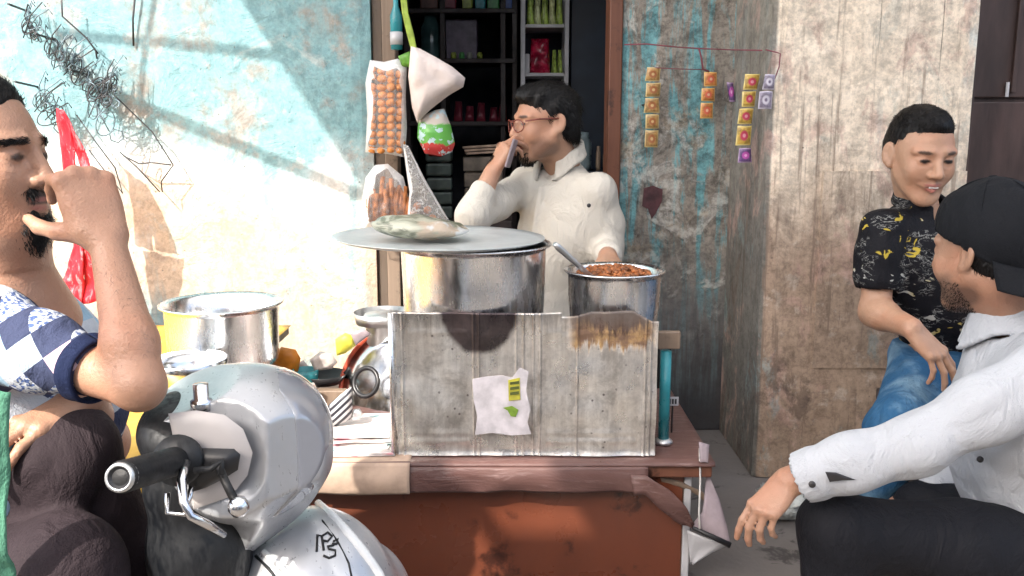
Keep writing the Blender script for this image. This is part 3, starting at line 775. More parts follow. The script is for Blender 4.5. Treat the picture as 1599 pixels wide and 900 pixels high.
# clutter
c = P(447, 588, 2.42)
packet('snack_packet', 'crumpled orange packet beside the aluminium pot', 'packet', [(424, 560), (440, 542), (462, 546), (470, 560), (464, 592), (432, 590)], 2.32, .018, MAT['orange'], seed=3)
c = P(478, 590, 2.30)
tc = thing('cup', 'small teal and white cup among the clutter', 'cup', (c.x, 2.30, TZ + .004))
link('body', MB().lathe([(0, 0), (.026, 0), (.033, .07), (.034, .085), (.032, .085), (.025, .004), (0, .004)], 28, (c.x, 2.3, TZ + .005)), MAT['teal_plastic'], tc, smooth=True)
link('band', MB().lathe([(.0275, .012), (.0325, .055), (.0345, .055), (.0295, .012)], 28, (c.x, 2.3, TZ + .005)), MAT['bag_white'], tc, smooth=True)
packet('plastic_bag', 'small puffed grey white bag among the clutter', 'bag', [(484, 562), (500, 549), (518, 552), (528, 566), (518, 576), (492, 580)], 2.31, .024, MAT['bag_white'], seed=9)
c = P(503, 582, 2.30)
tp = thing('frying_pan', 'small black pan under the puffed white bag', 'pan', (c.x, 2.33, TZ + .02))
link('pan_body', MB().lathe([(0, 0), (.045, 0), (.062, .025), (.060, .026), (.043, .004), (0, .004)], 32, (c.x, 2.33, TZ + .045)), MAT['black'], tp, smooth=True)
link('handle', MB().tube([(c.x + .055, 2.33, TZ + .068), (c.x + .075, 2.34, TZ + .09), (c.x + .09, 2.36, TZ + .10)], [.007, .007, .006], 8), MAT['black'], tp, smooth=True)
bxm = P(500, 600, 2.28)
single('carton', 'open wooden carton holding the cup and pan', 'box', MB().rbox((bxm.x - .085, 2.235, TZ + .001), (bxm.x + .075, 2.262, TZ + .05), .003), MAT['wood_grey'])
packet('snack_packet', 'yellow green packet behind the red rimmed lid', 'packet', [(524, 530), (540, 520), (553, 525), (556, 540), (540, 552), (526, 556)], 2.30, .014, MAT['label_yellow'], seed=12)
packet('folded_wrapper', 'grey folded wrapper leaning on the red rimmed lid', 'wrapper', [(548, 522), (568, 513), (580, 522), (556, 540)], 2.29, .006, MAT['lilac_under'], seed=13)
packet('snack_packet', 'small brown packet lying in front of the orange packet', 'packet', [(452, 604), (470, 598), (492, 602), (488, 616), (460, 618)], 2.20, .012, MAT['stool_brown'] if 'stool_brown' in MAT else MAT['orange'], seed=31)
packet('snack_packet', 'small white and blue packet beside the teal cup', 'packet', [(462, 570), (474, 562), (482, 572), (478, 590), (464, 588)], 2.36, .012, MAT['bag_white'], seed=33)
# newspapers
def m_news():
    t = NT('newsprint'); co = t.coord('Object')
    ln = t.ramp(t.math('SINE', t.math('MULTIPLY', t.sep(co)[1], 900)), .0, .5)
    blk = t.ramp(t.noise(t.coord('Object', (1, 1, 3)), 22, 2), .5, .54)
    c = t.mix(t.math('MULTIPLY', t.math('MULTIPLY', ln, blk), .35), (.66, .60, .57), (.25, .23, .24))
    pk = t.ramp(t.noise(t.coord('Object', (1, 1, 1), (0, 0, 0), (4, 0, 0)), 15, 2), .6, .66)
    c = t.mix(pk, c, (.62, .30, .33))
    c = t.mix(t.ramp(t.noise(t.coord('Object', (1, 1, 1), (0, 0, 0), (9, 3, 0)), 18, 2), .62, .66), c, (.35, .48, .50))
    return t.set(Base_Color=c, Roughness=.8)
MAT['newsprint'] = m_news()
a, b = P(507, 708, 1.9), P(624, 700, 1.9)
tn = thing('newspaper_stack', 'small stack of newspaper sheets beside the tin stove', 'newspapers', ((a.x + b.x) / 2, 2.0, TZ + .003))
for k in range(9):
    dx, dy, rz = rr.uniform(-.006, .006), rr.uniform(-.012, .012), rr.uniform(-.09, .09)
    R = Matrix.Rotation(rz, 3, 'Z'); cc = Vector((a.x + .075 + dx, 2.005 + dy, TZ + .0035 + k * .0036))
    w_, d_ = .082 - .002 * k, .115 - .004 * k
    link('sheet', MB().sheet(lambda u, v: cc + R @ Vector(((u - .5) * 2 * w_, (v - .5) * 2 * d_, .004 * vn1(u * 3 + k, v * 3, k) * (k > 5))), 8, 8, -.0028), MAT['newsprint'], tn)
def m_stripe():
    t = NT('striped_wrapper'); co = t.coord('Object', (1, 1, 1), (0, .75, 0))
    s = t.ramp(t.math('SINE', t.math('MULTIPLY', t.sep(co)[2], 520)), -.1, .2)
    big = t.ramp(t.sep(t.coord('Object'))[0], -.022, -.014)
    return t.set(Base_Color=t.mix(big, (.02, .022, .03), t.mix(s, (.03, .03, .04), (.5, .5, .5))), Roughness=.35)
packet('striped_wrapper', 'black and white striped wrapper on the newspaper stack', 'wrapper', [(508, 648), (514, 632), (530, 618), (549, 604), (551, 640), (548, 655), (520, 668)], 1.99, .012, m_stripe(), seed=4)
packet('crushed_foil', 'crushed grey foil beside the striped wrapper', 'foil', [(548, 650), (552, 640), (562, 638), (568, 648), (562, 656), (550, 658)], 2.0, .012, MAT['alu_dull'], seed=14)

# ------------------------------------------------------------------ teal post at the right of the stove
c = P(1036, 700, 1.98)
tp = thing('metal_post', 'teal metal post with round base beside the tin stove', 'post', (c.x, 1.98, TZ))
zt = P(1036, 548, 1.98).z
link('base', MB().lathe([(0, 0), (.021, 0), (.021, .006), (.014, .012), (0, .013)], 28, (c.x, 1.98, TZ + .001)), MAT['alu_dull'], tp, smooth=True)
link('tube', MB().lathe([(0, .012), (.0125, .012), (.0125, zt - TZ), (0, zt - TZ)], 24, (c.x, 1.98, TZ)), MAT['teal_plastic'], tp, smooth=True)
a, b = P(1026, 544, 1.98), P(1062, 516, 1.98)
link('bracket', MB().rbox((a.x, 1.965, a.z + .001), (b.x, 1.98, b.z), .003), MAT['wood_grey'], tp)
for px in (1030, 1048):
    q = P(px, 544, 2.0); link('rod', MB().tube([(q.x, 2.02, q.z + .02), (q.x + .002, 2.02, q.z - .10)], .005, 8), MAT['black'], tp)
a = P(1051, 627, 2.05)
tg = thing('price_tag', 'tiny white tag with dark marks beside the teal post', 'tag', (a.x, 2.05, TZ))
link('card', MB().rbox((a.x - .014, 2.05, a.z - .011), (a.x + .014, 2.0515, a.z + .011), .0005), MAT['white_shelf'], tg)
for dx in (-.007, 0, .007): link('mark', MB().box((a.x + dx - .002, 2.0482, a.z - .006), (a.x + dx + .002, 2.0496, a.z + .006)), MAT['black'], tg)
link('stem', MB().tube([(a.x, 2.053, TZ + .001), (a.x, 2.053, a.z)], .002, 6), MAT['black'], tg)

# ------------------------------------------------------------------ clump of wrapped greens on the plate
def m_greens():
    t = NT('greens_in_plastic'); co = t.coord('Object'); n = t.noise(t.coord('Object', (1, 1, 3.0)), 16, 5, .6, .8); n2 = t.noise(co, 9, 3)
    c = t.mix(t.ramp(n, .40, .55), (.14, .15, .10), (.42, .42, .33)); c = t.mix(t.ramp(n2, .54, .62), c, (.50, .40, .30)); c = t.mix(t.ramp(t.noise(co, 13, 3), .60, .66), c, (.62, .63, .62))
    t.bump(n, .9, .012); t.put(t.b.inputs['Coat Weight'], .6); t.b.inputs['Coat Roughness'].default_value = .15
    return t.set(Base_Color=c, Roughness=.4)
MAT['greens_bag'] = m_greens()
cl = P(660, 388, 2.06)
def clump(u, v):
    a = u * 2 * math.pi; t = (v - .5) * math.pi
    ct = math.cos(t); x = .110 * ct * math.cos(a); y = .085 * ct * math.sin(a)
    z = .026 * (1 + math.sin(t)) * (1.0 - .25 * x / .11)
    n = 1 + .22 * (vn1(x * 22, y * 22, z * 30) - .5) + .10 * (vn1(x * 60, y * 60, z * 60) - .5)
    return Vector((cl.x + x * n, 2.06 + y * n, .8030 + z * n))
single('greens_bundle', 'plastic wrapped bundle of greens lying on the pot tray', 'bundle', MB().grid(clump, 64, 32), MAT['greens_bag'], smooth=True)

# ------------------------------------------------------------------ things hung in the doorway
YH = 2.93
MAT['rusk'] = simple('baked_rusk', (.58, .22, .05), .6, var=.5, scale=40, bump=.4, bscale=120)
tr_ = thing('rusk_bag', 'clear hanging bag packed with orange rusks in rows', 'bag of rusks', P(603, 242, YH))
rows = 11
rk = None
for j in range(rows):
    for i in range(4):
        px = 582 + i * 14.2 + (j % 2) * 1.0 + rr.uniform(-1, 1); py = 112 + j * 12.2 + rr.uniform(-1, 1) + (i - 1.5) * (2.2 if j < 2 else .4)
        p = P(px, py, YH - .02 + abs(i - 1.5) * .012 + rr.uniform(-.004, .004))
        if rk is None:
            rk = link('rusk', MB().lathe([(0, -.0125), (.006, -.0118), (.0105, -.0075), (.0122, 0), (.0105, .0075), (.006, .0118), (0, .0125)], 12, (0, 0, 0), dent=.03), MAT['rusk'], None, smooth=True)
            o = rk
        else:
            o = rk.copy(); COL.objects.link(o)
        o.parent = tr_; o.location = p - tr_.location; o.scale = (1.22 * rr.uniform(.85, 1.15), 1.1, rr.uniform(.8, 1.12)); o.rotation_euler = (rr.uniform(-.3, .3), rr.uniform(-.35, .35) + (.35 if j < 2 else 0), rr.uniform(-.3, .3))
link('film', pillow([P(x, y, YH) for x, y in ((578, 94), (600, 97), (622, 92), (636, 104), (634, 150), (636, 200), (633, 246), (602, 240), (571, 238), (574, 180), (571, 130))], (0, -1, 0), .046, seed=5, rough=.10), MAT['film'], tr_, smooth=True)
MAT['stick'] = simple('fried_snack_sticks', (.42, .15, .045), .6, var=.5, scale=50)
tb = thing('stick_bag', 'clear hanging bag of brown snack sticks below the rusks', 'bag of sticks', P(605, 355, YH))
for k in range(17):
    x0 = 575 + k * 3.8 + rr.uniform(-2, 2); y0 = 290 + rr.uniform(-18, 10) + abs(k - 8) * 1.5; y1 = 350 - rr.uniform(0, 8)
    link('stick', MB().tube([P(x0 + rr.uniform(-5, 5), y0, YH + rr.uniform(-.03, .015)), P(x0 + rr.uniform(-3, 3), (y0 + y1) / 2, YH - .02 + rr.uniform(-.01, .01)), P(x0, y1, YH + rr.uniform(-.02, .01))], .0078, 8), MAT['stick'], tb, smooth=True)
link('film', pillow([P(x, y, YH) for x, y in ((586, 258), (606, 256), (630, 276), (642, 320), (642, 352), (606, 352), (568, 360), (566, 312), (571, 278))], (0, -1, 0), .042, seed=6, rough=.14), MAT['film'], tb, smooth=True)
MAT['film2'] = m_film('cloudy_plastic_film', (.93, .92, .90), .42, .25)
packet('plastic_bag', 'cloudy clear bag hanging in a long triangle above the greens bundle', 'bag', [(630, 225), (638, 228), (664, 280), (690, 325), (704, 348), (668, 352), (636, 350), (640, 300), (634, 260)], 2.88, .016, MAT['film2'], seed=21, rough=.2)
for k, (px, py) in enumerate(((646, 335), (660, 342), (676, 341), (652, 322), (668, 328), (640, 344), (686, 347))):
    p = P(px, py, 2.88)
    single('snack_ball', 'tan snack piece, ' + ('at the lower left', 'low in the middle', 'low and right of the middle', 'highest left', 'highest right', 'leftmost', 'rightmost')[k] + ' of the cloudy triangular bag', 'snack', MB().lathe([(0, -.013), (.009, -.009), (.0135, 0), (.009, .009), (0, .013)], 12, p), MAT['stick'], 'snack pieces in the triangular bag', smooth=True)
MAT['cloth_white'] = simple('grey_white_cloth', (.66, .58, .55), .8, var=.15, scale=10, bump=.5, bscale=18, bdist=.01)
packet('cloth_bag', 'white cloth bag tied up in a triangle on a green cord', 'bag', [(642, 72), (656, 76), (682, 90), (706, 104), (727, 122), (724, 136), (700, 150), (672, 172), (652, 192), (644, 168), (638, 120)], 2.90, .05, MAT['cloth_white'], seed=22, rough=.07)
MAT['green_cord'] = simple('green_strap', (.30, .42, .06), .6, var=.3, scale=30)
single('green_strap', 'yellow green strap holding up the white cloth bag', 'strap', ribbon([P(624, -20, 2.9), P(628, 20, 2.9), P(636, 55, 2.9), P(643, 82, 2.895)], [P(633, -20, 2.9), P(638, 20, 2.9), P(646, 50, 2.9), P(652, 80, 2.895)], 12, 3, .004, 3), MAT['green_cord'], smooth=True)
MAT['leaf'] = simple('bright_green_plastic', (.13, .34, .04), .4, var=.4, scale=30)
packet('green_packet', 'bright green packet tucked behind the white cloth bag top', 'packet', [(622, 88), (640, 80), (652, 92), (646, 106), (628, 104)], 2.92, .02, MAT['leaf'], seed=23)
def m_multi():
    t = NT('printed_wrapper'); co = t.coord('Object'); z = t.sep(co)[2]
    n = t.noise(co, 22, 3, .6, .5)
    zz = t.math('ADD', z, t.math('MULTIPLY', t.math('SUBTRACT', n, .5), .06))
    c = t.mix(t.ramp(zz, .035, .042), (.50, .05, .05), (.12, .40, .08))
    c = t.mix(t.ramp(zz, .10, .11), c, (.55, .50, .45))
    c = t.mix(t.ramp(t.noise(co, 40, 3), .55, .6), c, (.45, .62, .66))
    return t.set(Base_Color=c, Roughness=.25)
packet('printed_bag', 'green, red and blue printed bag hanging under the white cloth bag', 'bag', [(654, 185), (680, 172), (694, 170), (704, 195), (711, 225), (706, 238), (690, 244), (664, 240), (652, 215)], 2.93, .025, m_multi(), seed=24)
tb = thing('bottle', 'dark bottle with pale label hanging beside the green strap', 'bottle', P(618, 85, 2.97))
p = P(620, 78, 2.97); z0 = p.z; ztop = P(620, -8, 2.97).z
link('body', MB().lathe([(0, 0), (.019, 0), (.019, (ztop - z0) * .62), (.008, (ztop - z0) * .8), (.008, ztop - z0), (0, ztop - z0)], 20, p), MAT['teal_plastic'], tb, smooth=True)
link('label', MB().lathe([(.0195, .015), (.0205, .015), (.0205, .055), (.0195, .055)], 20, p), MAT['white_shelf'], tb, smooth=True)

# ------------------------------------------------------------------ sachet strips on strings
def m_sachet(name, base, edge, spot, spot2):
    t = NT(name); g = t.sep(t.coord('Generated'))
    dx = t.math('SUBTRACT', g[0], .5); dz = t.math('SUBTRACT', g[2], .5)
    d = t.math('SQRT', t.math('ADD', t.math('MULTIPLY', dx, dx), t.math('MULTIPLY', dz, dz)))
    e = t.math('MAXIMUM', t.math('ABSOLUTE', dx), t.math('ABSOLUTE', dz))
    n = t.noise(t.coord('Object'), 90, 3)
    c = t.mix(t.ramp(n, .4, .6), base, tuple(q * .6 for q in base))
    c = t.mix(t.ramp(d, .20, .30, 1, 0), c, spot); c = t.mix(t.ramp(d, .07, .13, 1, 0), c, spot2)
    c = t.mix(t.ramp(e, .40, .44), c, edge)
    return t.set(Base_Color=c, Roughness=.3)
S_Y = m_sachet('tan_sachet', (.48, .28, .10), (.62, .48, .22), (.36, .13, .05), (.6, .42, .2))
S_O = m_sachet('orange_sachet', (.62, .24, .07), (.72, .45, .14), (.58, .12, .07), (.7, .45, .3))
S_P = m_sachet('yellow_sachet', (.56, .36, .07), (.70, .56, .20), (.48, .05, .10), (.66, .3, .34))
S_V = m_sachet('violet_sachet', (.15, .08, .22), (.40, .28, .44), (.45, .08, .35), (.7, .35, .6))
S_G = m_sachet('grey_sachet', (.28, .24, .32), (.50, .46, .54), (.55, .52, .58), (.16, .13, .2))
def strip(name, label, cells, Y, gap=.0):
    """cells: (top x, y, bottom x, y, half width, material)"""
    x, y = cells[0][0], cells[0][1]
    t = thing(name, label, 'sachets', P(x, cells[-1][3], Y))
    for k, (xa, ya, xb, yb, hw, m) in enumerate(cells):
        g = .8
        j_ = lambda: rr.uniform(-1.6, 1.6)
        pts = [P(xa - hw + j_(), ya + g + j_() * .4, Y), P(xa + j_(), ya + g + j_() * .6, Y - .006), P(xa + hw + j_(), ya + g + j_() * .4, Y), P(xb + hw + j_(), yb - g + j_() * .4, Y), P(xb + j_(), yb - g, Y - .005), P(xb - hw + j_(), yb - g + j_() * .4, Y)]
        link('sachet', pillow(pts, (0, -1, 0), .007, 4, seed=k + int(x), rough=.1), m, t, smooth=True)
    return t
YS = 2.99
strip('sachet_strip', 'long tan sachet strip hanging at the doorway side of the teal plaster', [(1021, 105, 1020, 128, 11, S_Y), (1020, 129, 1019, 152, 11, S_Y), (1019, 153, 1018, 177, 11, S_Y), (1018, 178, 1018, 202, 11, S_Y), (1018, 203, 1017, 231, 11, S_Y)], YS)
strip('sachet_strip', 'short orange sachet strip in the middle of the teal plaster', [(1110, 112, 1109, 136, 10, S_O), (1106, 137, 1105, 159, 11, S_O), (1104, 160, 1102, 186, 10, S_O)], YS)
strip('sachet_strip', 'yellow sachet strip with red spots and a violet end sachet', [(1175, 115, 1172, 141, 11, S_P), (1171, 142, 1168, 168, 11, S_P), (1167, 169, 1164, 195, 11, S_P), (1163, 196, 1160, 228, 11, S_P), (1164, 231, 1163, 255, 10, S_V)], 2.68)
strip('sachet_strip', 'grey violet pair of sachets against the cream pillar edge', [(1203, 116, 1200, 141, 9, S_G), (1198, 142, 1195, 171, 10, S_G)], 2.58)
strip('sachet_strip', 'single pale violet sachet scrap between the orange and yellow strips', [(1141, 128, 1143, 160, 5, S_V)], YS + .02)
MAT['pink_string'] = simple('maroon_string', (.22, .06, .08), .8)
def string(label, pts, r=.0022):
    single('string', label, 'string', MB().tube(pts, r, 6), MAT['pink_string'], smooth=True)
string('maroon string strung level across the teal plaster', [P(975, 70, 3.0), P(1010, 69, 2.99), P(1060, 74, 2.99), P(1092, 76, 2.985), P(1140, 78, 2.99), P(1190, 79, 2.60)])
string('maroon string falling from the level string to the orange sachets', [P(1092, 76, 2.985), P(1096, 92, 2.985), P(1098, 108, 2.985), P(1108, 112, 2.985)], .003)
string('thin string between the tan and orange sachet strips', [P(1022, 106, 2.985), P(1060, 108, 2.985), P(1098, 109, 2.985)], .0014)
string('maroon string bent over the pillar edge above the grey sachets', [P(1196, 78, 2.585), P(1213, 82, 2.585), P(1219, 84, 2.585), P(1217, 105, 2.585), P(1210, 124, 2.58)], .0018)
p = P(1007, 164, 3.0); single('nail', 'dark nail in the teal plaster beside the tan sachets', 'nail', MB().tube([(p.x, 3.06, p.z), (p.x, 2.99, p.z)], .004, 8), MAT['black'])
MAT['maroon_paint'] = simple('maroon_paint', (.085, .03, .035), .6, var=.6, scale=20)
pp = [P(x, y, 3.0405) for x, y in ((1006, 294), (1020, 290), (1035, 296), (1034, 314), (1024, 334), (1018, 342), (1012, 326), (1003, 322))]
single('sticker', 'torn maroon sticker stuck low on the teal plaster', 'sticker', flat(pp, .002, (0, -1, 0)), MAT['maroon_paint'])

# ------------------------------------------------------------------ bundles of wire glass holders on the sunny wall
def ring(mb, c, r, tilt, n=18, rw=.0019, sq=1.0):
    R = Euler(tilt).to_matrix()
    mb.tube([c + R @ Vector((r * math.cos(a), 0, r * sq * math.sin(a))) for a in np.linspace(0, 2 * math.pi, n + 1)], rw, 5, cap=False)
def bundle(label, area, n, seed, rmin=.016, rmax=.032, back=(.05, .13)):
    r2 = random.Random(seed); (x0, y0), (x1, y1), wd = area
    t = thing('wire_bundle', label, 'wire holders', P((x0 + x1) / 2, max(y0, y1) + 20, WALL_Y - .05))
    for k in range(n):
        u = r2.random(); px = x0 + (x1 - x0) * u + r2.uniform(-wd, wd); py = y0 + (y1 - y0) * u + r2.uniform(-wd, wd)
        Y = WALL_Y - r2.uniform(*back); mb = MB(); p = P(px, py, Y)
        r = r2.uniform(rmin, rmax) * .8; tl = (r2.uniform(-.4, .4), r2.uniform(.2, 1.0), r2.uniform(-.6, .6))
        ring(mb, p, r, tl, sq=r2.uniform(1.3, 1.9)); ring(mb, p + Vector((r * 1.3, -.006, -r * 1.5)), r * .8, tl, n=6)
        a = r2.uniform(-.5, .9); d = Vector((math.sin(a), 0, math.cos(a))) * r2.uniform(.05, .09)
        mb.tube([p - d * .4, p + d * .5 + Vector((0, -.01, 0)), p + d + Vector((.01, .01, .004)), p + d * 1.05 + Vector((.018, .01, -.014))], .0019, 5)
        link('wire', mb, MAT['grey_wire'] if k % 3 else MAT['black_wire'], t, smooth=True)
    p = P(x0, y0 - 14, WALL_Y); link('nail', MB().tube([(p.x, WALL_Y + .01, p.z), (p.x, WALL_Y - .13, p.z + .01)], .004, 6), MAT['black_wire'], t)
bundle('upper bundle of wire glass holders near the top of the sunny wall', ((48, 34), (84, 84), 13), 9, 4)
bundle('middle bundle of wire glass holders with square frames on the sunny wall', ((140, 132), (190, 180), 20), 15, 8, .016, .034)
bundle('small wire bundle just above the hanging red bag', ((58, 150), (92, 176), 12), 7, 15)
bundle('sparse diagonal run of wire holders between the two larger bundles', ((88, 78), (138, 130), 12), 9, 21, .014, .03, (.03, .09))
t = thing('hanger', 'single bent wire frame dangling beside the wire bundles', 'wire', P(240, 300, 3.0))
link('wire', MB().tube([P(150, 130, 2.99), P(172, 122, 2.985), P(180, 150, 2.98), P(238, 206, 2.985), P(271, 258, 2.985), P(252, 284, 2.99), P(254, 300, 2.99)], .0024, 6), MAT['black_wire'], t, smooth=True)
link('wire', MB().tube([P(196, 245, 3.0), P(218, 256, 2.99), P(236, 254, 2.985), P(268, 258, 2.985)], .0024, 6), MAT['black_wire'], t, smooth=True)
link('wire', MB().tube([P(120, 180, 3.0), P(150, 222, 2.99), P(180, 262, 2.985), P(192, 302, 2.985), P(160, 262, 2.99), P(140, 235, 3.0)], .0022, 6), MAT['black_wire'], t, smooth=True)
link('wire', MB().tube([P(188, 238, 3.0), P(215, 262, 2.99), P(250, 300, 2.985)], .0022, 6), MAT['black_wire'], t, smooth=True)
link('wire', MB().tube([P(96, -12, 2.98), P(98, 26, 2.98), P(136, 60, 2.98), P(150, 80, 2.985), P(152, 92, 2.99)], .003, 6), MAT['black_wire'], t, smooth=True)
# red carrier bags
def m_redbag():
    t = NT('thin_red_plastic'); co = t.coord('Object')
    n = t.noise(t.coord('Object', (3, 3, 1)), 14, 5, .65, .8)
    tr = t.n('BsdfTranslucent'); mx = t.n('MixShader'); mx.inputs[0].default_value = .35
    c = t.mix(t.ramp(n, .52, .66), (.62, .025, .045), (.74, .32, .36)); t.put(tr.inputs[0], c)
    t.t.links.new(t.b.outputs[0], mx.inputs[1]); t.t.links.new(tr.outputs[0], mx.inputs[2]); t.t.links.new(mx.outputs[0], t.out.inputs[0])
    t.bump(n, .7, .01); return t.set(Base_Color=c, Roughness=.3)
MAT['redbag'] = m_redbag()
YR = 2.86
trb = thing('red_bags', 'bunch of thin red carrier bags hanging by the wall', 'carrier bags', P(120, 490, YR))
for k, (A, B) in enumerate((([(86, 170), (90, 200), (96, 235), (100, 292)], [(97, 172), (112, 205), (118, 240), (118, 292)]),
                            ([(92, 172), (108, 210), (124, 245), (128, 292)], [(99, 174), (122, 215), (140, 256), (152, 292)]),
                            ([(100, 290), (108, 340), (116, 384), (98, 440), (92, 488)], [(128, 290), (130, 340), (132, 384), (132, 440), (124, 488)]),
                            ([(126, 290), (124, 340), (124, 380), (134, 430), (128, 476)], [(152, 290), (142, 340), (138, 380), (162, 440), (156, 470)]))):
    link('bag', ribbon([P(x, y, YR - .01 * k) for x, y in A], [P(x, y, YR - .012 * k - .02) for x, y in B], 18, 8, .012, k * 3), MAT['redbag'], trb, smooth=True)

# ------------------------------------------------------------------ goods inside the shop
YB2 = 4.2
MAT['shelf_dark'] = wood('dark_shelf_wood', (.03, .022, .02), (.07, .05, .045))
tsf = thing('shelf_rack', 'dark wooden shelf rack along the back of the shop', 'shelf', (P(720, 300, YB2).x, YB2, .005))
x0, x1 = P(636, 100, YB2).x, P(806, 100, YB2).x
shz = {k: P(700, k, YB2).z for k in (14, 92, 190)}
for k, z in shz.items(): link('shelf', MB().rbox((x0, YB2 - .02, z - .02), (x1, YB2 + .30, z), .003), MAT['shelf_dark'], tsf)
for px in (636, 692, 786, 804):
    x = P(px, 100, YB2).x; link('upright', MB().rbox((x - .012, YB2 - .005, .005), (x + .012, YB2 + .30, 2.2), .003), MAT['shelf_dark'], tsf)
def goods(name, label, cat, px0, px1, ytop, ybot, Y, depth, mat, z0=None, group=None, kind='box', seed=0):
    a, b = P(px0, ybot, Y), P(px1, ytop, Y)
    zb = a.z if z0 is None else z0; zt_ = max(b.z, zb + .03)
    if kind == 'box': mb = MB().rbox((a.x, Y, zb + .001), (b.x, Y + depth, zt_), .006)
    elif kind == 'jar':
        r = (b.x - a.x) / 2; h = zt_ - zb
        mb = MB().lathe([(0, .001), (r * .92, .001), (r, .02), (r, h * .72), (r * .72, h * .84), (r * .74, h * .98), (0, h)], 24, ((a.x + b.x) / 2, Y + r, zb))
    else:
        mb = pillow([Vector((a.x, Y + .03, zb + .001)), Vector((b.x, Y + .03, zb + .001)), Vector((b.x - .004, Y + .07, zt_)), Vector((a.x + .006, Y + .07, zt_))], (0, -1, .3), depth, seed=seed)
    return single(name, label, cat, mb, mat, group, smooth=(kind != 'box'))
C = lambda n, col, r=.35: simple(n, col, r, var=.45, scale=18)
g1 = C('dull_brown_card', (.16, .07, .05)); g2 = C('dark_red_card', (.22, .03, .05)); g3 = C('lime_wrap', (.42, .5, .10)); g4 = C('sky_teal_wrap', (.06, .36, .42)); g5 = C('green_wrap', (.10, .38, .12)); g6 = C('blue_wrap', (.05, .12, .42))
zt0 = shz[14]
for (nm, lb, p0, p1, yt, m) in (('carton', 'brown carton on the top dark shelf in the shop', 656, 684, -28, g1), ('carton', 'dark red carton next to the brown one on the top shelf', 688, 712, -24, g2), ('packet', 'lime packet beside the uprights on the top dark shelf', 722, 738, -26, g3), ('packet', 'teal packet on the top dark shelf', 742, 758, -22, g4), ('packet', 'green packet on the top dark shelf', 761, 780, -25, g5), ('packet', 'blue packet at the end of the top dark shelf', 788, 801, -20, g6)):
    goods(nm, lb, nm, p0, p1, yt, 14, YB2 + .01, .12, m, zt0)
MAT['glass_dark'] = simple('dim_green_glass', (.06, .12, .12), .12, var=.4)
MAT['lilac_card'] = C('dusty_violet_card', (.12, .085, .13))
goods('jar', 'stout glass jar on the middle dark shelf', 'jar', 656, 688, 22, 92, YB2 + .02, .1, MAT['glass_dark'], shz[92], kind='jar')
goods('carton', 'dusty violet carton on the middle dark shelf', 'carton', 696, 746, 30, 92, YB2 + .08, .16, MAT['lilac_card'], shz[92])
for k, px in enumerate((704, 717, 729, 745)):
    goods('tin', ('leftmost lime tin', 'second small green tin', 'small cream tin', 'rightmost small lime tin')[k] + ' in front of the dusty violet carton', 'tin', px, px + 9, 82, 92, YB2 + .0, .03, [g3, g5, C('cream_tin', (.5, .5, .42)), g3][k], shz[92], group='small tins on the middle dark shelf', kind='jar')
for k, px in enumerate((708, 726, 744, 764, 778)):
    goods('packet', 'dim dark red packet, ' + ('leftmost of five', 'second from the left', 'middle one of five', 'fourth from the left', 'rightmost of five')[k] + ' on the lower dark shelf', 'packet', px, px + 14, 158 + (k * 7) % 12, 190, YB2 + .01, .025, g2, shz[190], group='dark red packets on the lower shelf', kind='bag', seed=k)
tw_ = thing('shelf_unit', 'narrow white shelf unit of packets behind the vendor', 'shelf', (P(852, 100, 3.9).x, 3.9, .005))
x0, x1 = P(814, 60, 3.9).x, P(889, 60, 3.9).x
for x in (x0, x1 - .018): link('upright', MB().rbox((x, 3.9, .005), (x + .018, 3.92, 2.2), .002), MAT['white_shelf'], tw_)
for x in (x0, x1 - .018): link('upright', MB().rbox((x, 4.12, .005), (x + .018, 4.14, 2.2), .002), MAT['white_shelf'], tw_)
sz = [P(850, y, 3.9).z for y in (-60, 38, 114, 196)]
for z in sz: link('shelf', MB().rbox((x0 + .019, 3.9, z - .014), (x1 - .019, 4.14, z), .002), MAT['white_shelf'], tw_)
link('backing', MB().box((x0 + .019, 4.142, .2), (x1 - .019, 4.15, 2.2)), MAT['dark_room'], tw_)
gp = [simple('green_yellow_wrap', (.34, .46, .09), .3, var=.75, scale=24, stretch=(4, 4, 1)), simple('pale_lime_wrap', (.52, .56, .28), .3, var=.6, scale=24, stretch=(4, 4, 1))]
for k in range(5):
    goods('snack_packet', 'green and yellow snack packet, ' + ('leftmost of five', 'second from the left', 'middle one of five', 'fourth from the left', 'rightmost of five')[k] + ' on the white shelf', 'packet', 823 + k * 11.4, 835 + k * 11.4, -22, 38, 3.915 + .012 * (k % 2), .018, gp[k % 2], sz[1], group='green and yellow packets on the white shelf', kind='bag', seed=30 + k)
goods('snack_packet', 'crimson packet on the second white shelf', 'packet', 828, 860, 58, 114, 3.91, .04, simple('crimson_wrap', (.36, .012, .045), .25, var=.7, scale=20), sz[2], kind='bag', seed=41)
goods('carton', 'small white carton beside the crimson packet', 'carton', 819, 828, 84, 114, 3.93, .05, MAT['white_shelf'], sz[2])
for k in range(2):
    goods('snack_packet', ('short olive packet right beside the crimson packet', 'short olive packet against the right white upright')[k], 'packet', 862 + k * 9, 871 + k * 9, 76, 114, 3.92, .014, gp[0], sz[2], group='olive packets on the second white shelf', kind='bag', seed=50 + k)
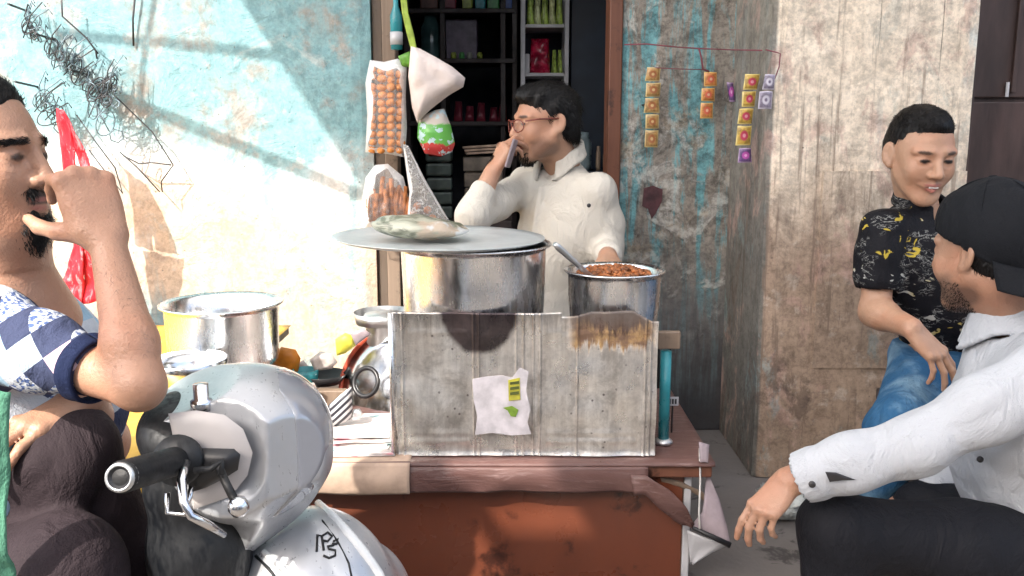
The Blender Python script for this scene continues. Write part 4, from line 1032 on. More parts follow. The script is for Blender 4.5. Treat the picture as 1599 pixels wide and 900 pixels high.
# counter with stacked goods
cz = P(740, 345, 3.5).z
single('counter', 'dark counter inside the shop under the stacked crates', 'counter', MB().rbox((P(650, 345, 3.5).x, 3.5, .005), (P(800, 345, 3.5).x, 3.85, cz), .004), MAT['shelf_dark'])
MAT['crate'] = C('dull_green_crate', (.07, .095, .085)); MAT['carton'] = C('grey_brown_carton', (.20, .165, .13))
for k in range(5):
    z0 = cz + .002 + k * .056; R = Matrix.Rotation(rr.uniform(-.04, .04), 3, 'Z'); xx = P(684, 300, 3.5).x
    single('egg_tray', 'dull green tray, ' + ('bottom one', 'second from bottom', 'middle one', 'second from top', 'topmost')[k] + ' of the stack under the red packet', 'tray', MB().rbox((-.05, -.05, .001), (.05, .05, .05), .008, 2, R, (xx, 3.6, z0)), MAT['crate'], 'green trays stacked on the counter')
for k in range(4):
    z0 = cz + .002 + k * .062; xx = P(752, 300, 3.5).x + rr.uniform(-.008, .008)
    single('carton', 'grey brown carton, ' + ('bottom one', 'second from bottom', 'third from bottom', 'topmost')[k] + ' of the stack under the magazines', 'carton', MB().rbox((-.075, -.05, .001), (.075, .08, .058), .004, 1, Matrix.Rotation(rr.uniform(-.06, .06), 3, 'Z'), (xx, 3.6, z0)), MAT['carton'], 'cartons stacked on the counter')
z0 = cz + .002 + 4 * .062
for k in range(3):
    single('magazine', 'worn magazine, ' + ('bottom one', 'middle one', 'topmost')[k] + ' of three lying on the cartons', 'magazine', MB().rbox((-.085, -.07, .001), (.085, .07, .010), .002, 1, Matrix.Rotation(.1 - k * .12, 3, 'Z') @ Matrix.Rotation(-.06, 3, 'Y'), (P(760, 300, 3.5).x, 3.61, z0 + .008 + k * .0115)), MAT['cream_cover'], 'magazines on the cartons')
packet('red_packet', 'bright red packet on top of the green tray stack', 'packet', [(668, 226), (692, 224), (697, 238), (690, 245), (670, 244)], 3.55, .02, C('scarlet_wrap', (.55, .04, .035)), seed=60)
czr = P(910, 268, 3.7).z
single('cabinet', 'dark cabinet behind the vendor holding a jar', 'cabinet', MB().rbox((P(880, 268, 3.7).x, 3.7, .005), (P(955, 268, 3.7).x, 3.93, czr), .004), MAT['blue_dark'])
goods('jar', 'blue grey plastic jar behind the vendor', 'jar', 893, 926, 206, 268, 3.72, .1, simple('blue_grey_plastic', (.19, .25, .27), .3, var=.3), czr, kind='jar')
for k, px in enumerate((931, 942)):
    goods('bottle', ('tiny dark bottle right beside the blue grey jar', 'tiny dark bottle nearest the red brown door jamb')[k], 'bottle', px, px + 8, 228 + k * 5, 268, 3.72, .03, MAT['wood_grey'], czr, group='tiny bottles on the cabinet', kind='jar')

# ------------------------------------------------------------------ small things on the ground and seats
MAT['greybag'] = simple('crumpled_grey_plastic', (.40, .43, .43), .35, var=.35, scale=24, bump=.9, bscale=34, bdist=.012)
p = P(1228, 815, 2.3)
def gb(u, v):
    a = u * 2 * math.pi; t = (v - .5) * math.pi
    d = Vector((math.cos(t) * math.cos(a), math.cos(t) * math.sin(a), math.sin(t)))
    n = 1 + .5 * (vn1(d.x * 3, d.y * 3, d.z * 3) - .5) + .35 * (vn1(d.x * 8, d.y * 8, d.z * 8) - .5)
    return Vector((p.x + .075 * d.x * n, 2.32 + .06 * d.y * n, .052 + .052 * d.z * min(n, 1.0 if d.z < 0 else 2)))
single('plastic_bag', 'crumpled grey plastic bag on the cement behind the hanging hand', 'bag', MB().grid(gb, 48, 24), MAT['greybag'], smooth=True)
MAT['stool_wood'] = wood('orange_varnished_wood', (.30, .11, .03), (.55, .25, .07))
def stool(label, c, h, z0=0.0, w=.15, mat=None):
    mat = mat or MAT['stool_wood']
    t = thing('wooden_stool', label, 'stool', (c[0], c[1], z0))
    link('seat', MB().rbox((c[0] - w, c[1] - w, z0 + h - .035), (c[0] + w, c[1] + w, z0 + h), .006), mat, t)
    for sx in (-1, 1):
        for sy in (-1, 1): link('leg', MB().rbox((c[0] + sx * (w - .03) - .016, c[1] + sy * (w - .03) - .016, z0 + .002), (c[0] + sx * (w - .03) + .016, c[1] + sy * (w - .03) + .016, z0 + h - .037), .004), mat, t)
    return t
# ------------------------------------------------------------------ bodies and clothes: smooth unions of tapered shapes, meshed as one surface
class Solid:
    def __init__(s, h): s.h = h; s.pr = []
    def cap(s, a, b, ra, rb=None, k=.012, op='u'):
        s.pr.append(('c', np.array(a, float), np.array(b, float), ra, ra if rb is None else rb, k, op)); return s
    def ell(s, c, r, R=None, k=.012, op='u'):
        s.pr.append(('e', np.array(c, float), np.array(r, float), np.eye(3) if R is None else np.array(R, float), 0, k, op)); return s
    def chain(s, pts, rs, k=.012):
        for i in range(len(pts) - 1): s.cap(pts[i], pts[i + 1], rs[i], rs[i + 1], k)
        return s
    def cut(s, p, n): s.pr.append(('p', np.array(p, float), np.array(n, float) / np.linalg.norm(n), 0, 0, 0, 'cut')); return s
    def warp(s, fn): s.pr.append(('w', fn, None, 0, 0, 0, 'w')); return s
    def build(s):
        h = s.h; lo = np.full(3, 1e9); hi = -lo
        for q in s.pr:
            if q[0] == 'c' and q[6] == 'u':
                r = max(q[3], q[4]); lo = np.minimum(lo, np.minimum(q[1], q[2]) - r); hi = np.maximum(hi, np.maximum(q[1], q[2]) + r)
            if q[0] == 'e' and q[6] == 'u':
                e = np.sqrt(((q[3] * q[2]) ** 2).sum(1)); lo = np.minimum(lo, q[1] - e); hi = np.maximum(hi, q[1] + e)
        lo -= 6 * h; hi += 6 * h
        n = np.ceil((hi - lo) / h).astype(int) + 1
        D = np.full(n, 1e3, np.float32)
        ax = [(lo[i] + np.arange(n[i]) * h).astype(np.float32) for i in range(3)]
        for q in s.pr:
            if q[0] in 'ce':
                if q[0] == 'c':
                    r = max(q[3], q[4]); l = np.minimum(q[1], q[2]) - r; u = np.maximum(q[1], q[2]) + r
                else:
                    e = np.sqrt(((q[3] * q[2]) ** 2).sum(1)); l = q[1] - e; u = q[1] + e
                m = q[5] + 5 * h
                i0 = np.clip(np.floor((l - m - lo) / h).astype(int), 0, n); i1 = np.clip(np.ceil((u + m - lo) / h).astype(int) + 1, 0, n)
                if (i1 <= i0).any(): continue
                X = ax[0][i0[0]:i1[0], None, None]; Y = ax[1][None, i0[1]:i1[1], None]; Z = ax[2][None, None, i0[2]:i1[2]]
                if q[0] == 'c':
                    a, b = q[1], q[2]; d = b - a; L2 = max(float(d @ d), 1e-12)
                    t = np.clip(((X - a[0]) * d[0] + (Y - a[1]) * d[1] + (Z - a[2]) * d[2]) / L2, 0, 1).astype(np.float32)
                    f = np.sqrt((X - a[0] - t * d[0]) ** 2 + (Y - a[1] - t * d[1]) ** 2 + (Z - a[2] - t * d[2]) ** 2) - (q[3] + t * (q[4] - q[3]))
                else:
                    R = q[3]; x, y, z = X - q[1][0], Y - q[1][1], Z - q[1][2]
                    l = [(R[0][i] * x + R[1][i] * y + R[2][i] * z) / q[2][i] for i in range(3)]
                    k0 = np.sqrt(l[0] ** 2 + l[1] ** 2 + l[2] ** 2)
                    k1 = np.sqrt((l[0] / q[2][0]) ** 2 + (l[1] / q[2][1]) ** 2 + (l[2] / q[2][2]) ** 2)
                    f = k0 * (k0 - 1) / np.maximum(k1, 1e-6)
                sl = (slice(i0[0], i1[0]), slice(i0[1], i1[1]), slice(i0[2], i1[2])); g = D[sl]; k = max(q[5], 1e-5)
                if q[6] == 'u': D[sl] = np.minimum(g, f) - np.maximum(k - np.abs(g - f), 0) ** 2 / (4 * k)
                else: f = -f; D[sl] = np.maximum(g, f) + np.maximum(k - np.abs(g - f), 0) ** 2 / (4 * k)
            elif q[0] == 'p':
                X = ax[0][:, None, None]; Y = ax[1][None, :, None]; Z = ax[2][None, None, :]
                D = np.maximum(D, ((X - q[1][0]) * q[2][0] + (Y - q[1][1]) * q[2][1] + (Z - q[1][2]) * q[2][2]).astype(np.float32))
            elif q[0] == 'w':
                idx = np.nonzero(np.abs(D) < .03)
                pts = np.stack([ax[i][idx[i]] for i in range(3)], 1)
                D[idx] += q[1](pts).astype(np.float32)
        return surface_nets(D, lo, h)

def surface_nets(D, lo, h):
    S = D < 0
    c8 = [S[i:S.shape[0] - 1 + i, j:S.shape[1] - 1 + j, k:S.shape[2] - 1 + k] for i in (0, 1) for j in (0, 1) for k in (0, 1)]
    any_ = c8[0].copy(); all_ = c8[0].copy()
    for c in c8[1:]: any_ |= c; all_ &= c
    act = any_ & ~all_; del any_, all_
    I = np.argwhere(act); idx = np.full(act.shape, -1, np.int32); idx[act] = np.arange(len(I))
    offs = np.array([(i, j, k) for i in (0, 1) for j in (0, 1) for k in (0, 1)])
    val = np.stack([D[I[:, 0] + o[0], I[:, 1] + o[1], I[:, 2] + o[2]] for o in offs], 1)
    acc = np.zeros((len(I), 3), np.float32); cnt = np.zeros(len(I), np.float32)
    for a in range(8):
        for b in range(a + 1, 8):
            if np.abs(offs[a] - offs[b]).sum() != 1: continue
            va, vb = val[:, a], val[:, b]; m = (va < 0) != (vb < 0)
            t = np.where(m, va / np.where(m, va - vb, 1), 0)
            acc += np.where(m[:, None], offs[a] + t[:, None] * (offs[b] - offs[a]), 0); cnt += m
    V = (I + acc / np.maximum(cnt, 1)[:, None]) * h + lo
    F = []
    for axis in range(3):
        sl0 = [slice(None)] * 3; sl1 = [slice(None)] * 3; sl0[axis] = slice(0, -1); sl1[axis] = slice(1, None)
        a, b = S[tuple(sl0)], S[tuple(sl1)]
        E = np.argwhere(a != b); u, w = (axis + 1) % 3, (axis + 2) % 3
        ok = (E[:, u] > 0) & (E[:, w] > 0) & (E[:, u] < S.shape[u] - 1) & (E[:, w] < S.shape[w] - 1); E = E[ok]
        flip = b[E[:, 0], E[:, 1], E[:, 2]]
        q = []
        for du, dw in ((-1, -1), (0, -1), (0, 0), (-1, 0)):
            G = E.copy(); G[:, u] += du; G[:, w] += dw; q.append(idx[G[:, 0], G[:, 1], G[:, 2]])
        q = np.stack(q, 1); q[flip] = q[flip][:, ::-1]; F.append(q)
    F = np.concatenate(F); F = F[(F >= 0).all(1)]
    return V, F

def frame(fw, up=(0, 0, 1), roll=0.0):
    y = np.array(fw, float); y /= np.linalg.norm(y)
    x = np.cross(y, up); x /= np.linalg.norm(x); z = np.cross(x, y)
    if roll:
        c, s_ = math.cos(roll), math.sin(roll); x, z = x * c + z * s_, z * c - x * s_
    return np.stack([x, y, z], 1)          # columns: person's right, forward, up

def head(S, c, R, s=1.0, jaw=1.0, fat=0.0, smile=0.0, nose=1.0):
    c = np.array(c, float); L = lambda x, y, z: c + R @ (np.array((x, y, z)) * s)
    E = lambda p, r, k=.012, op='u', RR=None: S.ell(L(*p), np.array(r) * s, R if RR is None else R @ RR, k * s, op)
    K = lambda a, b, ra, rb=None, k=.01, op='u': S.cap(L(*a), L(*b), ra * s, (ra if rb is None else rb) * s, k * s, op)
    E((0, -.018, .036), (.074, .096, .084), .02)
    E((0, .028, -.010), (.066, .064, .080), .03)
    E((0, .034, -.060), (.054 * jaw + fat * .5, .048, .056 * (.5 + .5 * jaw)), .03)
    for q in (-1, 1):
        K((q * .060 * jaw, .0, -.045), (q * .026 * jaw, .062, -.100), (.018 + fat * .5) * jaw, .014 * jaw, .03)        # jaw line
        E((q * .037, .064, -.030), (.024 + fat * .3, .020, .026), .022)                      # cheek
        K((q * .016, .087, .024), (q * .052, .068, .022), .0085, .007, .014)                 # brow
        E((q * .032, .097, .001), (.019, .016, .0125), .010, 's')                            # socket
        E((q * .0315, .0735, .0005), (.0165, .0150, .0145), .004)                            # lidded eyeball
        K((q * .0155, .0835, .0045), (q * .047, .0765, .004), .0036, .0030, .004)            # upper lid
        K((q * .018, .0820, -.0085), (q * .045, .0765, -.0075), .0030, .0025, .005)          # lower lid
    E((0, .066, -.106), (.026 * jaw, .022 * jaw, .020 * jaw), .022)                                            # chin
    K((0, .090, .012), (0, .110 * nose + .0 , -.030), .0075, .0115, .012)                     # nose
    for q in (-1, 1): E((q * .0125, .0985, -.034), (.0095, .0110, .0085), .007)
    for q in (-1, 1): E((q * .0065, .106, -.043), (.0036, .006, .0045), .003, 's')
    K((0, .092, -.046), (0, .089, -.055), .0055, .005, .01)
    mw = .023 + .006 * smile; mz = .004 * smile
    for q in (-1, 1):
        K((0, .0935, -.0605), (q * mw, .080, -.0635 + mz), .0058, .0035, .006)               # upper lip
        K((0, .0915, -.0735), (q * mw * .9, .080, -.0665 + mz), .0066, .0035, .006)          # lower lip
        K((0, .1010, -.0665), (q * mw, .0865, -.0645 + mz), .0022 + .0012 * smile, .0012, .003, 's')
    for q in (-1, 1):                                                                        # ears
        Re = np.array(Euler((0, 0, q * .45)).to_matrix()) @ np.array(Euler((.18, q * -.12, 0)).to_matrix())
        E((q * .0800, -.016, -.004), (.0075, .0200, .0315), .008, 'u', Re)
        E((q * .0870, -.011, .000), (.0060, .0105, .0180), .006, 's', Re)
        E((q * .0780, -.004, -.030), (.0070, .0085, .0100), .008)
    return L

def hand(S, wrist, fwd, back, size=1.0, right=True, curl=(.3, .35, .4, .45), spread=.10, thumb=(.6, .3), k=.006, tip=None):
    """wrist point, direction of the fingers, direction the back of the hand faces"""
    y = np.array(fwd, float); y /= np.linalg.norm(y); z = np.array(back, float); z -= y * (z @ y); z /= np.linalg.norm(z)
    x = np.cross(y, z) * (-1 if right else 1)          # towards the thumb
    w = np.array(wrist, float); L = lambda a, b, c: w + (x * a + y * b + z * c) * size
    kn = [(.028, .090, .004), (.009, .094, .006), (-.010, .089, .004), (-.027, .080, 0)]
    ln = [(.042, .026, .020), (.046, .030, .021), (.042, .028, .020), (.033, .020, .018)]
    for i, (a, b, c) in enumerate(kn):
        S.cap(L(a * .55, .006, 0), L(a, b, c), .0135 * size, .0105 * size, .012)
    S.ell(L(.002, .050, -.004), np.array((.036, .046, .014)) * size, np.stack([x, y, z], 1), .012)
    for i, (a, b, c) in enumerate(kn):
        p = L(a, b, c); ang = 0; sp = (1.5 - i) * spread; r = (.0092, .0096, .0090, .0078)[i] * size
        for j in range(3):
            ang += curl[i][j] if isinstance(curl[i], tuple) else curl[i] * (1.0, 1.15, .8)[j]
            d = (y * math.cos(sp) + x * math.sin(sp)) * math.cos(ang) - z * math.sin(ang)
            p2 = p + d * ln[i][j] * size
            S.cap(p, p2, r * (1, .93, .86)[j], r * (.93, .86, .74)[j], .003)
            if j == 0: S.ell(p + z * .003 * size, np.array((.0105, .0115, .0095)) * size, np.stack([x, y, z], 1), .005)
            p = p2
    a0 = L(.020, .018, -.006); out, inn = thumb
    d1 = y * math.cos(out) * .9 + x * math.sin(out) - z * inn
    d1 /= np.linalg.norm(d1); a1 = a0 + d1 * .040 * size
    d2 = d1 + y * .35 - z * inn * .5; d2 /= np.linalg.norm(d2); a2 = a1 + d2 * .032 * size
    d3 = d2 + y * .25 - x * .2; d3 /= np.linalg.norm(d3); a3 = a2 + d3 * .026 * size
    S.cap(a0, a1, .0155 * size, .0115 * size, .012); S.cap(a1, a2, .0108 * size, .0098 * size, .005); S.cap(a2, a3, .0098 * size, .0075 * size, .004)

def skin_mat(name, base, lip, rough=.44):
    t = NT(name); co = t.coord('Object')
    at = t.n('Attribute', attribute_name='tone'); f = at.outputs['Color']; s3 = t.sep(f)
    n = t.noise(co, 30, 5, .6); n2 = t.noise(co, 9, 3, .5); fine = t.noise(co, 300, 3, .6)
    c = t.mix(n, tuple(q * .78 for q in base), tuple(min(1, q * 1.16) for q in base))
    c = t.mix(t.math('MULTIPLY', t.ramp(n2, .42, .66), .55), c, (base[0] * 1.02, base[1] * .80, base[2] * .72))
    c = t.mix(s3[0], c, lip); c = t.mix(s3[1], c, (.035, .028, .026)); c = t.mix(s3[2], c, (.008, .006, .006))
    t.bump(t.math('ADD', t.math('MULTIPLY', fine, .6), t.noise(co, 90, 4, .6)), .5, .003)
    t.set(Base_Color=c, Roughness=rough); t.put(t.b.inputs['Subsurface Weight'], .08); t.b.inputs['Subsurface Radius'].default_value = (.010, .004, .002)
    t.put(t.b.inputs['Specular IOR Level'], .5)
    return t.m

def paint(o, spots):
    """spots: (centre, axes 3x3, radii, channel, strength) soft ellipsoids of lip, stubble and lash tone, plus painted mouth and nostril shade"""
    me = o.data; n = len(me.vertices); v = np.empty(n * 3, np.float32); me.vertices.foreach_get('co', v); v = v.reshape(-1, 3)
    off = np.zeros(3); p = o.parent
    while p is not None: off += np.array(p.location); p = p.parent
    v = v + off; col = np.zeros((n, 4), np.float32); col[:, 3] = 1
    for c, R, r, ch, st in spots:
        l = (v - np.array(c)) @ np.array(R) / np.array(r); d = np.sqrt((l ** 2).sum(1))
        col[:, ch] = np.maximum(col[:, ch], st * np.clip((1.15 - d) / .35, 0, 1))
    a = me.attributes.new('tone', 'FLOAT_COLOR', 'POINT'); a.data.foreach_set('color', col.ravel())

def face_paint(c, R, s, stubble=0.0, moustache=0.0, lash=1.0):
    L = lambda x, y, z: np.array(c) + R @ (np.array((x, y, z)) * s); o = []
    o.append((L(0, .094, -.0605), R, (.025 * s, .013 * s, .0062 * s), 0, .9)); o.append((L(0, .092, -.0735), R, (.023 * s, .013 * s, .0075 * s), 0, .9))
    o.append((L(0, .098, -.0665), R, (.025 * s, .016 * s, .0022 * s), 2, .75))  # gap between the lips, its shade painted in
    for q in (-1, 1):
        o.append((L(q * .0315, .0885, .0010), R, (.0150 * s, .0100 * s, .0058 * s), 2, lash))
        o.append((L(q * .034, .085, .0225), R, (.020 * s, .016 * s, .0052 * s), 2, .85))
        o.append((L(q * .0065, .107, -.044), R, (.004 * s, .005 * s, .004 * s), 2, .6))  # nostril shade painted into the skin colour
    if stubble:
        o.append((L(0, .058, -.112), R, (.040 * s, .040 * s, .030 * s), 1, stubble))
        for q in (-1, 1): o.append((L(q * .052, .026, -.075), R, (.024 * s, .05 * s, .042 * s), 1, stubble * .8))
    if moustache: o.append((L(0, .094, -.052), R, (.026 * s, .016 * s, .006 * s), 1, moustache))
    return o

def strands(V, F, keep, n, length, width, flow, seed=0, lift=.35):
    """many thin hair slivers standing on a surface"""
    rs = np.random.RandomState(seed); A = V[F[:, 0]]; B = V[F[:, 1]]; Cq = V[F[:, 2]]
    nr = np.cross(B - A, Cq - A); ln = np.linalg.norm(nr, axis=1); cen = (A + Cq) / 2; nr /= np.maximum(ln, 1e-12)[:, None]
    ok = np.nonzero(keep(cen, nr) & (ln > 1e-12))[0]
    if len(ok) == 0: return MB()
    pick = ok[rs.randint(0, len(ok), n)]; c = cen[pick] + (rs.rand(n, 3) - .5) * .003; N = nr[pick]
    fl = np.array([flow(p) for p in c]) if callable(flow) else np.tile(np.array(flow, float), (n, 1))
    fl = fl + (rs.rand(n, 3) - .5) * .7; fl -= N * (fl * N).sum(1)[:, None] * .9
    fl /= np.maximum(np.linalg.norm(fl, axis=1), 1e-6)[:, None]
    d = fl + N * lift * (0.4 + rs.rand(n, 1)); d /= np.linalg.norm(d, axis=1)[:, None]
    sd = np.cross(d, N); sd /= np.maximum(np.linalg.norm(sd, axis=1), 1e-6)[:, None]
    L = length * (.6 + .8 * rs.rand(n, 1)); w = width * (.7 + .6 * rs.rand(n, 1))
    p0 = c - N * .001; p1 = c + d * L * .55; p2 = c + d * L - N * L * .12
    vs = np.stack([p0 - sd * w, p0 + sd * w, p1 + sd * w * .7, p1 - sd * w * .7, p2], 1).reshape(-1, 3)
    m = MB(); m.v = [tuple(v) for v in vs]
    for i in range(n): b = i * 5; m.f += [(b, b + 1, b + 2, b + 3), (b + 3, b + 2, b + 4)]
    return m

MAT['hair'] = simple('black_hair', (.006, .005, .005), .5, var=.4, scale=60, bump=.7, bscale=220, stretch=(1, 1, .25), bdist=.003)
MAT['hair'].node_tree.nodes['Principled BSDF'].inputs['Specular IOR Level'].default_value = .25
MAT['eye_white'] = simple('eye_white', (.55, .5, .47), .25, var=.05)
MAT['iris'] = simple('dark_iris', (.018, .010, .008), .15, var=.2)

def m_cloth(name, col, var=.10, fold=.5, rough=.85, weave=420):
    t = NT(name); co = t.coord('Object'); n = t.noise(co, 6, 4); w = t.noise(co, weave, 2); f = t.noise(t.coord('Object', (1, 1, .6)), 16, 5, .55, 1.4)
    c = t.mix(n, tuple(q * (1 - var) for q in col), col)
    t.bump(t.math('ADD', t.math('MULTIPLY', f, fold * 1.3), t.math('MULTIPLY', w, .06)), .8, .022)
    t.put(t.b.inputs['Specular IOR Level'], .2)
    return t, c, rough

def folds(scale=14, amp=.006, axis=None, seed=0.0, fine=.4):
    """cloth creases: ridged noise, stretched along an axis"""
    def fn(p):
        q = p.copy()
        if axis is not None:
            a = np.array(axis, float); a /= np.linalg.norm(a); q = q - np.outer(q @ a, a) * .72
        n = vn(q + seed, scale); n2 = vn(q + seed + 5, scale * 2.3)
        return 1.0 * amp * ((1 - np.abs(2 * n - 1) * 2) * .8 + fine * (n2 - .5))
    return fn
def crease(S, pts, r=.008, k=.014, op='u'):
    for a, b in zip(pts, pts[1:]): S.cap(a, b, r, r, k, op)
arr = lambda p: np.array(p, float)
def collar(S, c0, R, rx, ry, open_=.45, r=.006, h=.026, slope=.022, flare=1.16, tip=.035):
    c0 = arr(c0); top = []; bot = []
    for a in np.linspace(open_, 2 * math.pi - open_, 26):
        f = math.cos(a)
        top.append(c0 + R @ arr((rx * math.sin(a), ry * f, -slope * f + .006)))
        e = max(0, (f - .35) / .65)
        bot.append(c0 + R @ arr((rx * flare * math.sin(a), ry * flare * f + tip * .25 * e, -slope * f - h - tip * e)))
    for i in range(25):
        S.cap(top[i], top[i + 1], r, r, .003); S.cap(bot[i], bot[i + 1], r * .7, r * .7, .003)
        for u in (0, .5): S.cap(top[i] * (1 - u) + top[i + 1] * u, bot[i] * (1 - u) + bot[i + 1] * u, r, r * .75, .003)
def placket(S, a, b, R, n=4, parent=None, mat=None):
    S.cap(a, b, .012, .013, .004)
def person(label, loc): return thing('person', label, 'person', loc)
# ================================================================== the vendor behind the pots
SKIN_V = skin_mat('skin_warm', (.43, .25, .165), (.30, .10, .085))
hc = arr(P(851, 192, 2.74)); RV = frame((-.93, -.36, -.06)); sv = .95
tf = arr((-.66, -.75, 0)); tf /= np.linalg.norm(tf); tl_ = arr((-tf[1], tf[0], 0)) * -1
tl_ = np.cross((0, 0, 1), tf)                      # the vendor's left
tc = arr(P(876, 284, 2.80))
Lsh, Rsh = tc + tl_ * .145 + (0, 0, -.022), tc - tl_ * .140 + (0, 0, -.015)
Rel, Rwr = arr(P(738, 338, 2.58)), arr(P(770, 268, 2.64))
Lel, Lwr = arr(P(947, 392, 2.74)), arr(P(950, 402, 2.52))
hip = tc + (0, .03, -.53)
pv = person('seated vendor in a cream shirt and glasses resting his cheek on his hand', (hip[0], hip[1], .02))
B = Solid(.0036)
LV = head(B, hc, RV, sv)
nb = tc + (0.005, 0, .075)
B.cap(hc + RV @ arr((0, -.025, -.06)), nb + (0, 0, -.03), .052, .055, .03)
B.chain([tc + (0, 0, -.08), tc + (0, 0, -.2), hip], [.075, .09, .10], .03)
B.cap(Lsh + (0, 0, -.02), Rsh + (0, 0, -.02), .036, .036, .02)
B.chain([Rsh, Rel, Rwr], [.042, .036, .025], .02); B.chain([Lsh, Lel, Lwr], [.042, .036, .026], .02)
hand(B, Rwr, arr((.055, .02, .1)), arr((-.80, -.55, .25)), .88, True, (.85, .55, .6, .75), .06, (.6, .5))
hand(B, Lwr, arr((.012, -.09, -.02)), arr((.2, .1, 1)), .92, False, (.4, .45, .5, .5), .08)
kneeL, kneeR = hip + tf * .40 + tl_ * .10 + (0, 0, .03), hip + tf * .40 - tl_ * .10 + (0, 0, .03)
for kn, sd in ((kneeL, 1), (kneeR, -1)):
    hp = hip + tl_ * .09 * sd; an = arr((kn[0] + .0, kn[1] + .05, .09))
    B.chain([hp, kn, an], [.070, .050, .036], .03); B.cap(an + (0, .02, -.045), an + tf * .15 + (0, 0, -.055), .034, .026, .02)
V_, F_ = B.build()
bo = link('body', (V_, F_), SKIN_V, pv, smooth=True); paint(bo, face_paint(hc, RV, sv, .55, .85))
t, c, r = m_cloth('cream_shirt', (.60, .565, .50)); t.set(Base_Color=c, Roughness=r); MAT['cream_shirt'] = t.m
Rt0 = np.stack([-tl_, tf, arr((0, 0, 1))], 1)
S = Solid(.0042)
S.chain([tc + (0, .0, -.045), tc + (0, 0, -.2) + tf * .02, hip + tf * .03], [.088, .112, .128], .06)
S.ell(tc + tl_ * .03 + (0, 0, -.13) + tf * .0, (.160, .105, .16), np.stack([tl_, tf, (0, 0, 1)], 1), .05)
S.cap(Lsh + (0, 0, -.004), Rsh, .050, .050, .05)
S.cap(nb + (0, .006, -.058) - tf * .012, tc + (0, .01, -.03), .066, .08, .03)
S.chain([Lsh, Lsh * .45 + Lel * .55 + (.008, 0, 0), Lel, Lel * .3 + Lwr * .7], [.053, .053, .049, .044], .03)
S.chain([Rsh, Rsh * .4 + Rel * .6, Rel, Rel * .62 + Rwr * .38], [.052, .055, .051, .044], .03)
a, b = Rel * .66 + Rwr * .34, Rel * .52 + Rwr * .48
S.cap(a, b, .045, .044, .004)                                                          # rolled cuff
S.ell(tc + tf * .065 + (0, 0, .080), (.030, .040, .060), Rt0, .012, 's')
S.cap(Rwr, Rel * .3 + Rwr * .7, .04, .03, .004, 's')
S.warp(folds(10, .0055, (.45, 0, 1), 3.0, .1)); S.warp(folds(21, .0028, (.8, 0, -1), 8.0, .1))
Rt = np.stack([-tl_, tf, arr((0, 0, 1))], 1)
collar(S, nb + (-.008, -.004, .018), Rt, .067, .065, .45, .007, .026, .030)
a, b = tc + tf * .095 + (0, 0, -.02), tc + tf * .150 + (0, 0, -.24); S.cap(a, b, .012, .013, .006)
vsh = link('shirt', S.build(), MAT['cream_shirt'], pv, smooth=True)
MAT['button'] = simple('dark_button', (.03, .028, .03), .4)
for px, py, Y in ((920, 321, 2.56), ):
    link('button', MB().lathe([(0, .0), (.006, 0), (.006, .003), (0, .003)], 12, P(px, py, Y), R=Matrix.Rotation(math.radians(90), 3, 'X')), MAT['button'], pv, smooth=True)
t, c, r = m_cloth('dark_trousers', (.03, .032, .045)); t.set(Base_Color=c, Roughness=r); MAT['dark_trousers'] = t.m
S = Solid(.006)
for kn, sd in ((kneeL, 1), (kneeR, -1)):
    hp = hip + tl_ * .09 * sd; an = arr((kn[0], kn[1] + .05, .13)); S.chain([hp, kn, an], [.095, .068, .055], .03)
S.ell(hip, (.16, .13, .11), None, .05)
link('trousers', S.build(), MAT['dark_trousers'], pv, smooth=True)
# hair
H = Solid(.004)
E = lambda p, r, k=.015, op='u': H.ell(LV(*p), arr(r) * sv, RV, k, op)
E((0, -.022, .040), (.080, .101, .086)); E((0, .014, .082), (.066, .084, .044), .02); E((0, -.06, -.02), (.070, .055, .07), .02)
E((0, .115, .005), (.13, .060, .075), .012, 's'); E((0, .10, -.07), (.13, .10, .11), .012, 's'); E((0, .0, -.115), (.14, .14, .065), .012, 's')
for q in (-1, 1): E((q * .09, -.010, -.01), (.024, .026, .040), .006, 's')
H.warp(folds(60, .0035, RV[:, 1] * .6 - RV[:, 2], 2.0)); hv = H.build()
ho = link('hair', hv, MAT['hair'], pv, smooth=True)
hm = strands(hv[0], hv[1], lambda p, n: (lambda l: (l[:, 2] > .06) | (l[:, 1] < .03))((p - hc) @ RV / sv), 7000, .026, .0008, lambda p: RV @ (arr((.12, -.8, .05)) if ((p - hc) @ RV)[2] > .07 else arr((0, -.55, -.8))), 3, .06)
link('hair_strands', hm, MAT['hair'], ho)
# beard and moustache slivers
K2 = lambda p, n: (lambda l: (((np.abs(l[:, 0]) < .036) & (l[:, 1] > .045) & (l[:, 2] < -.086) & (l[:, 2] > -.132)) | ((np.abs(l[:, 0]) < .026) & (l[:, 1] > .080) & (l[:, 2] < -.046) & (l[:, 2] > -.0575))))((p - hc) @ RV / sv)
link('beard', strands(V_, F_, K2, 1500, .012, .0010, -RV[:, 2] + RV[:, 1] * .3, 5, .5), MAT['hair'], pv)
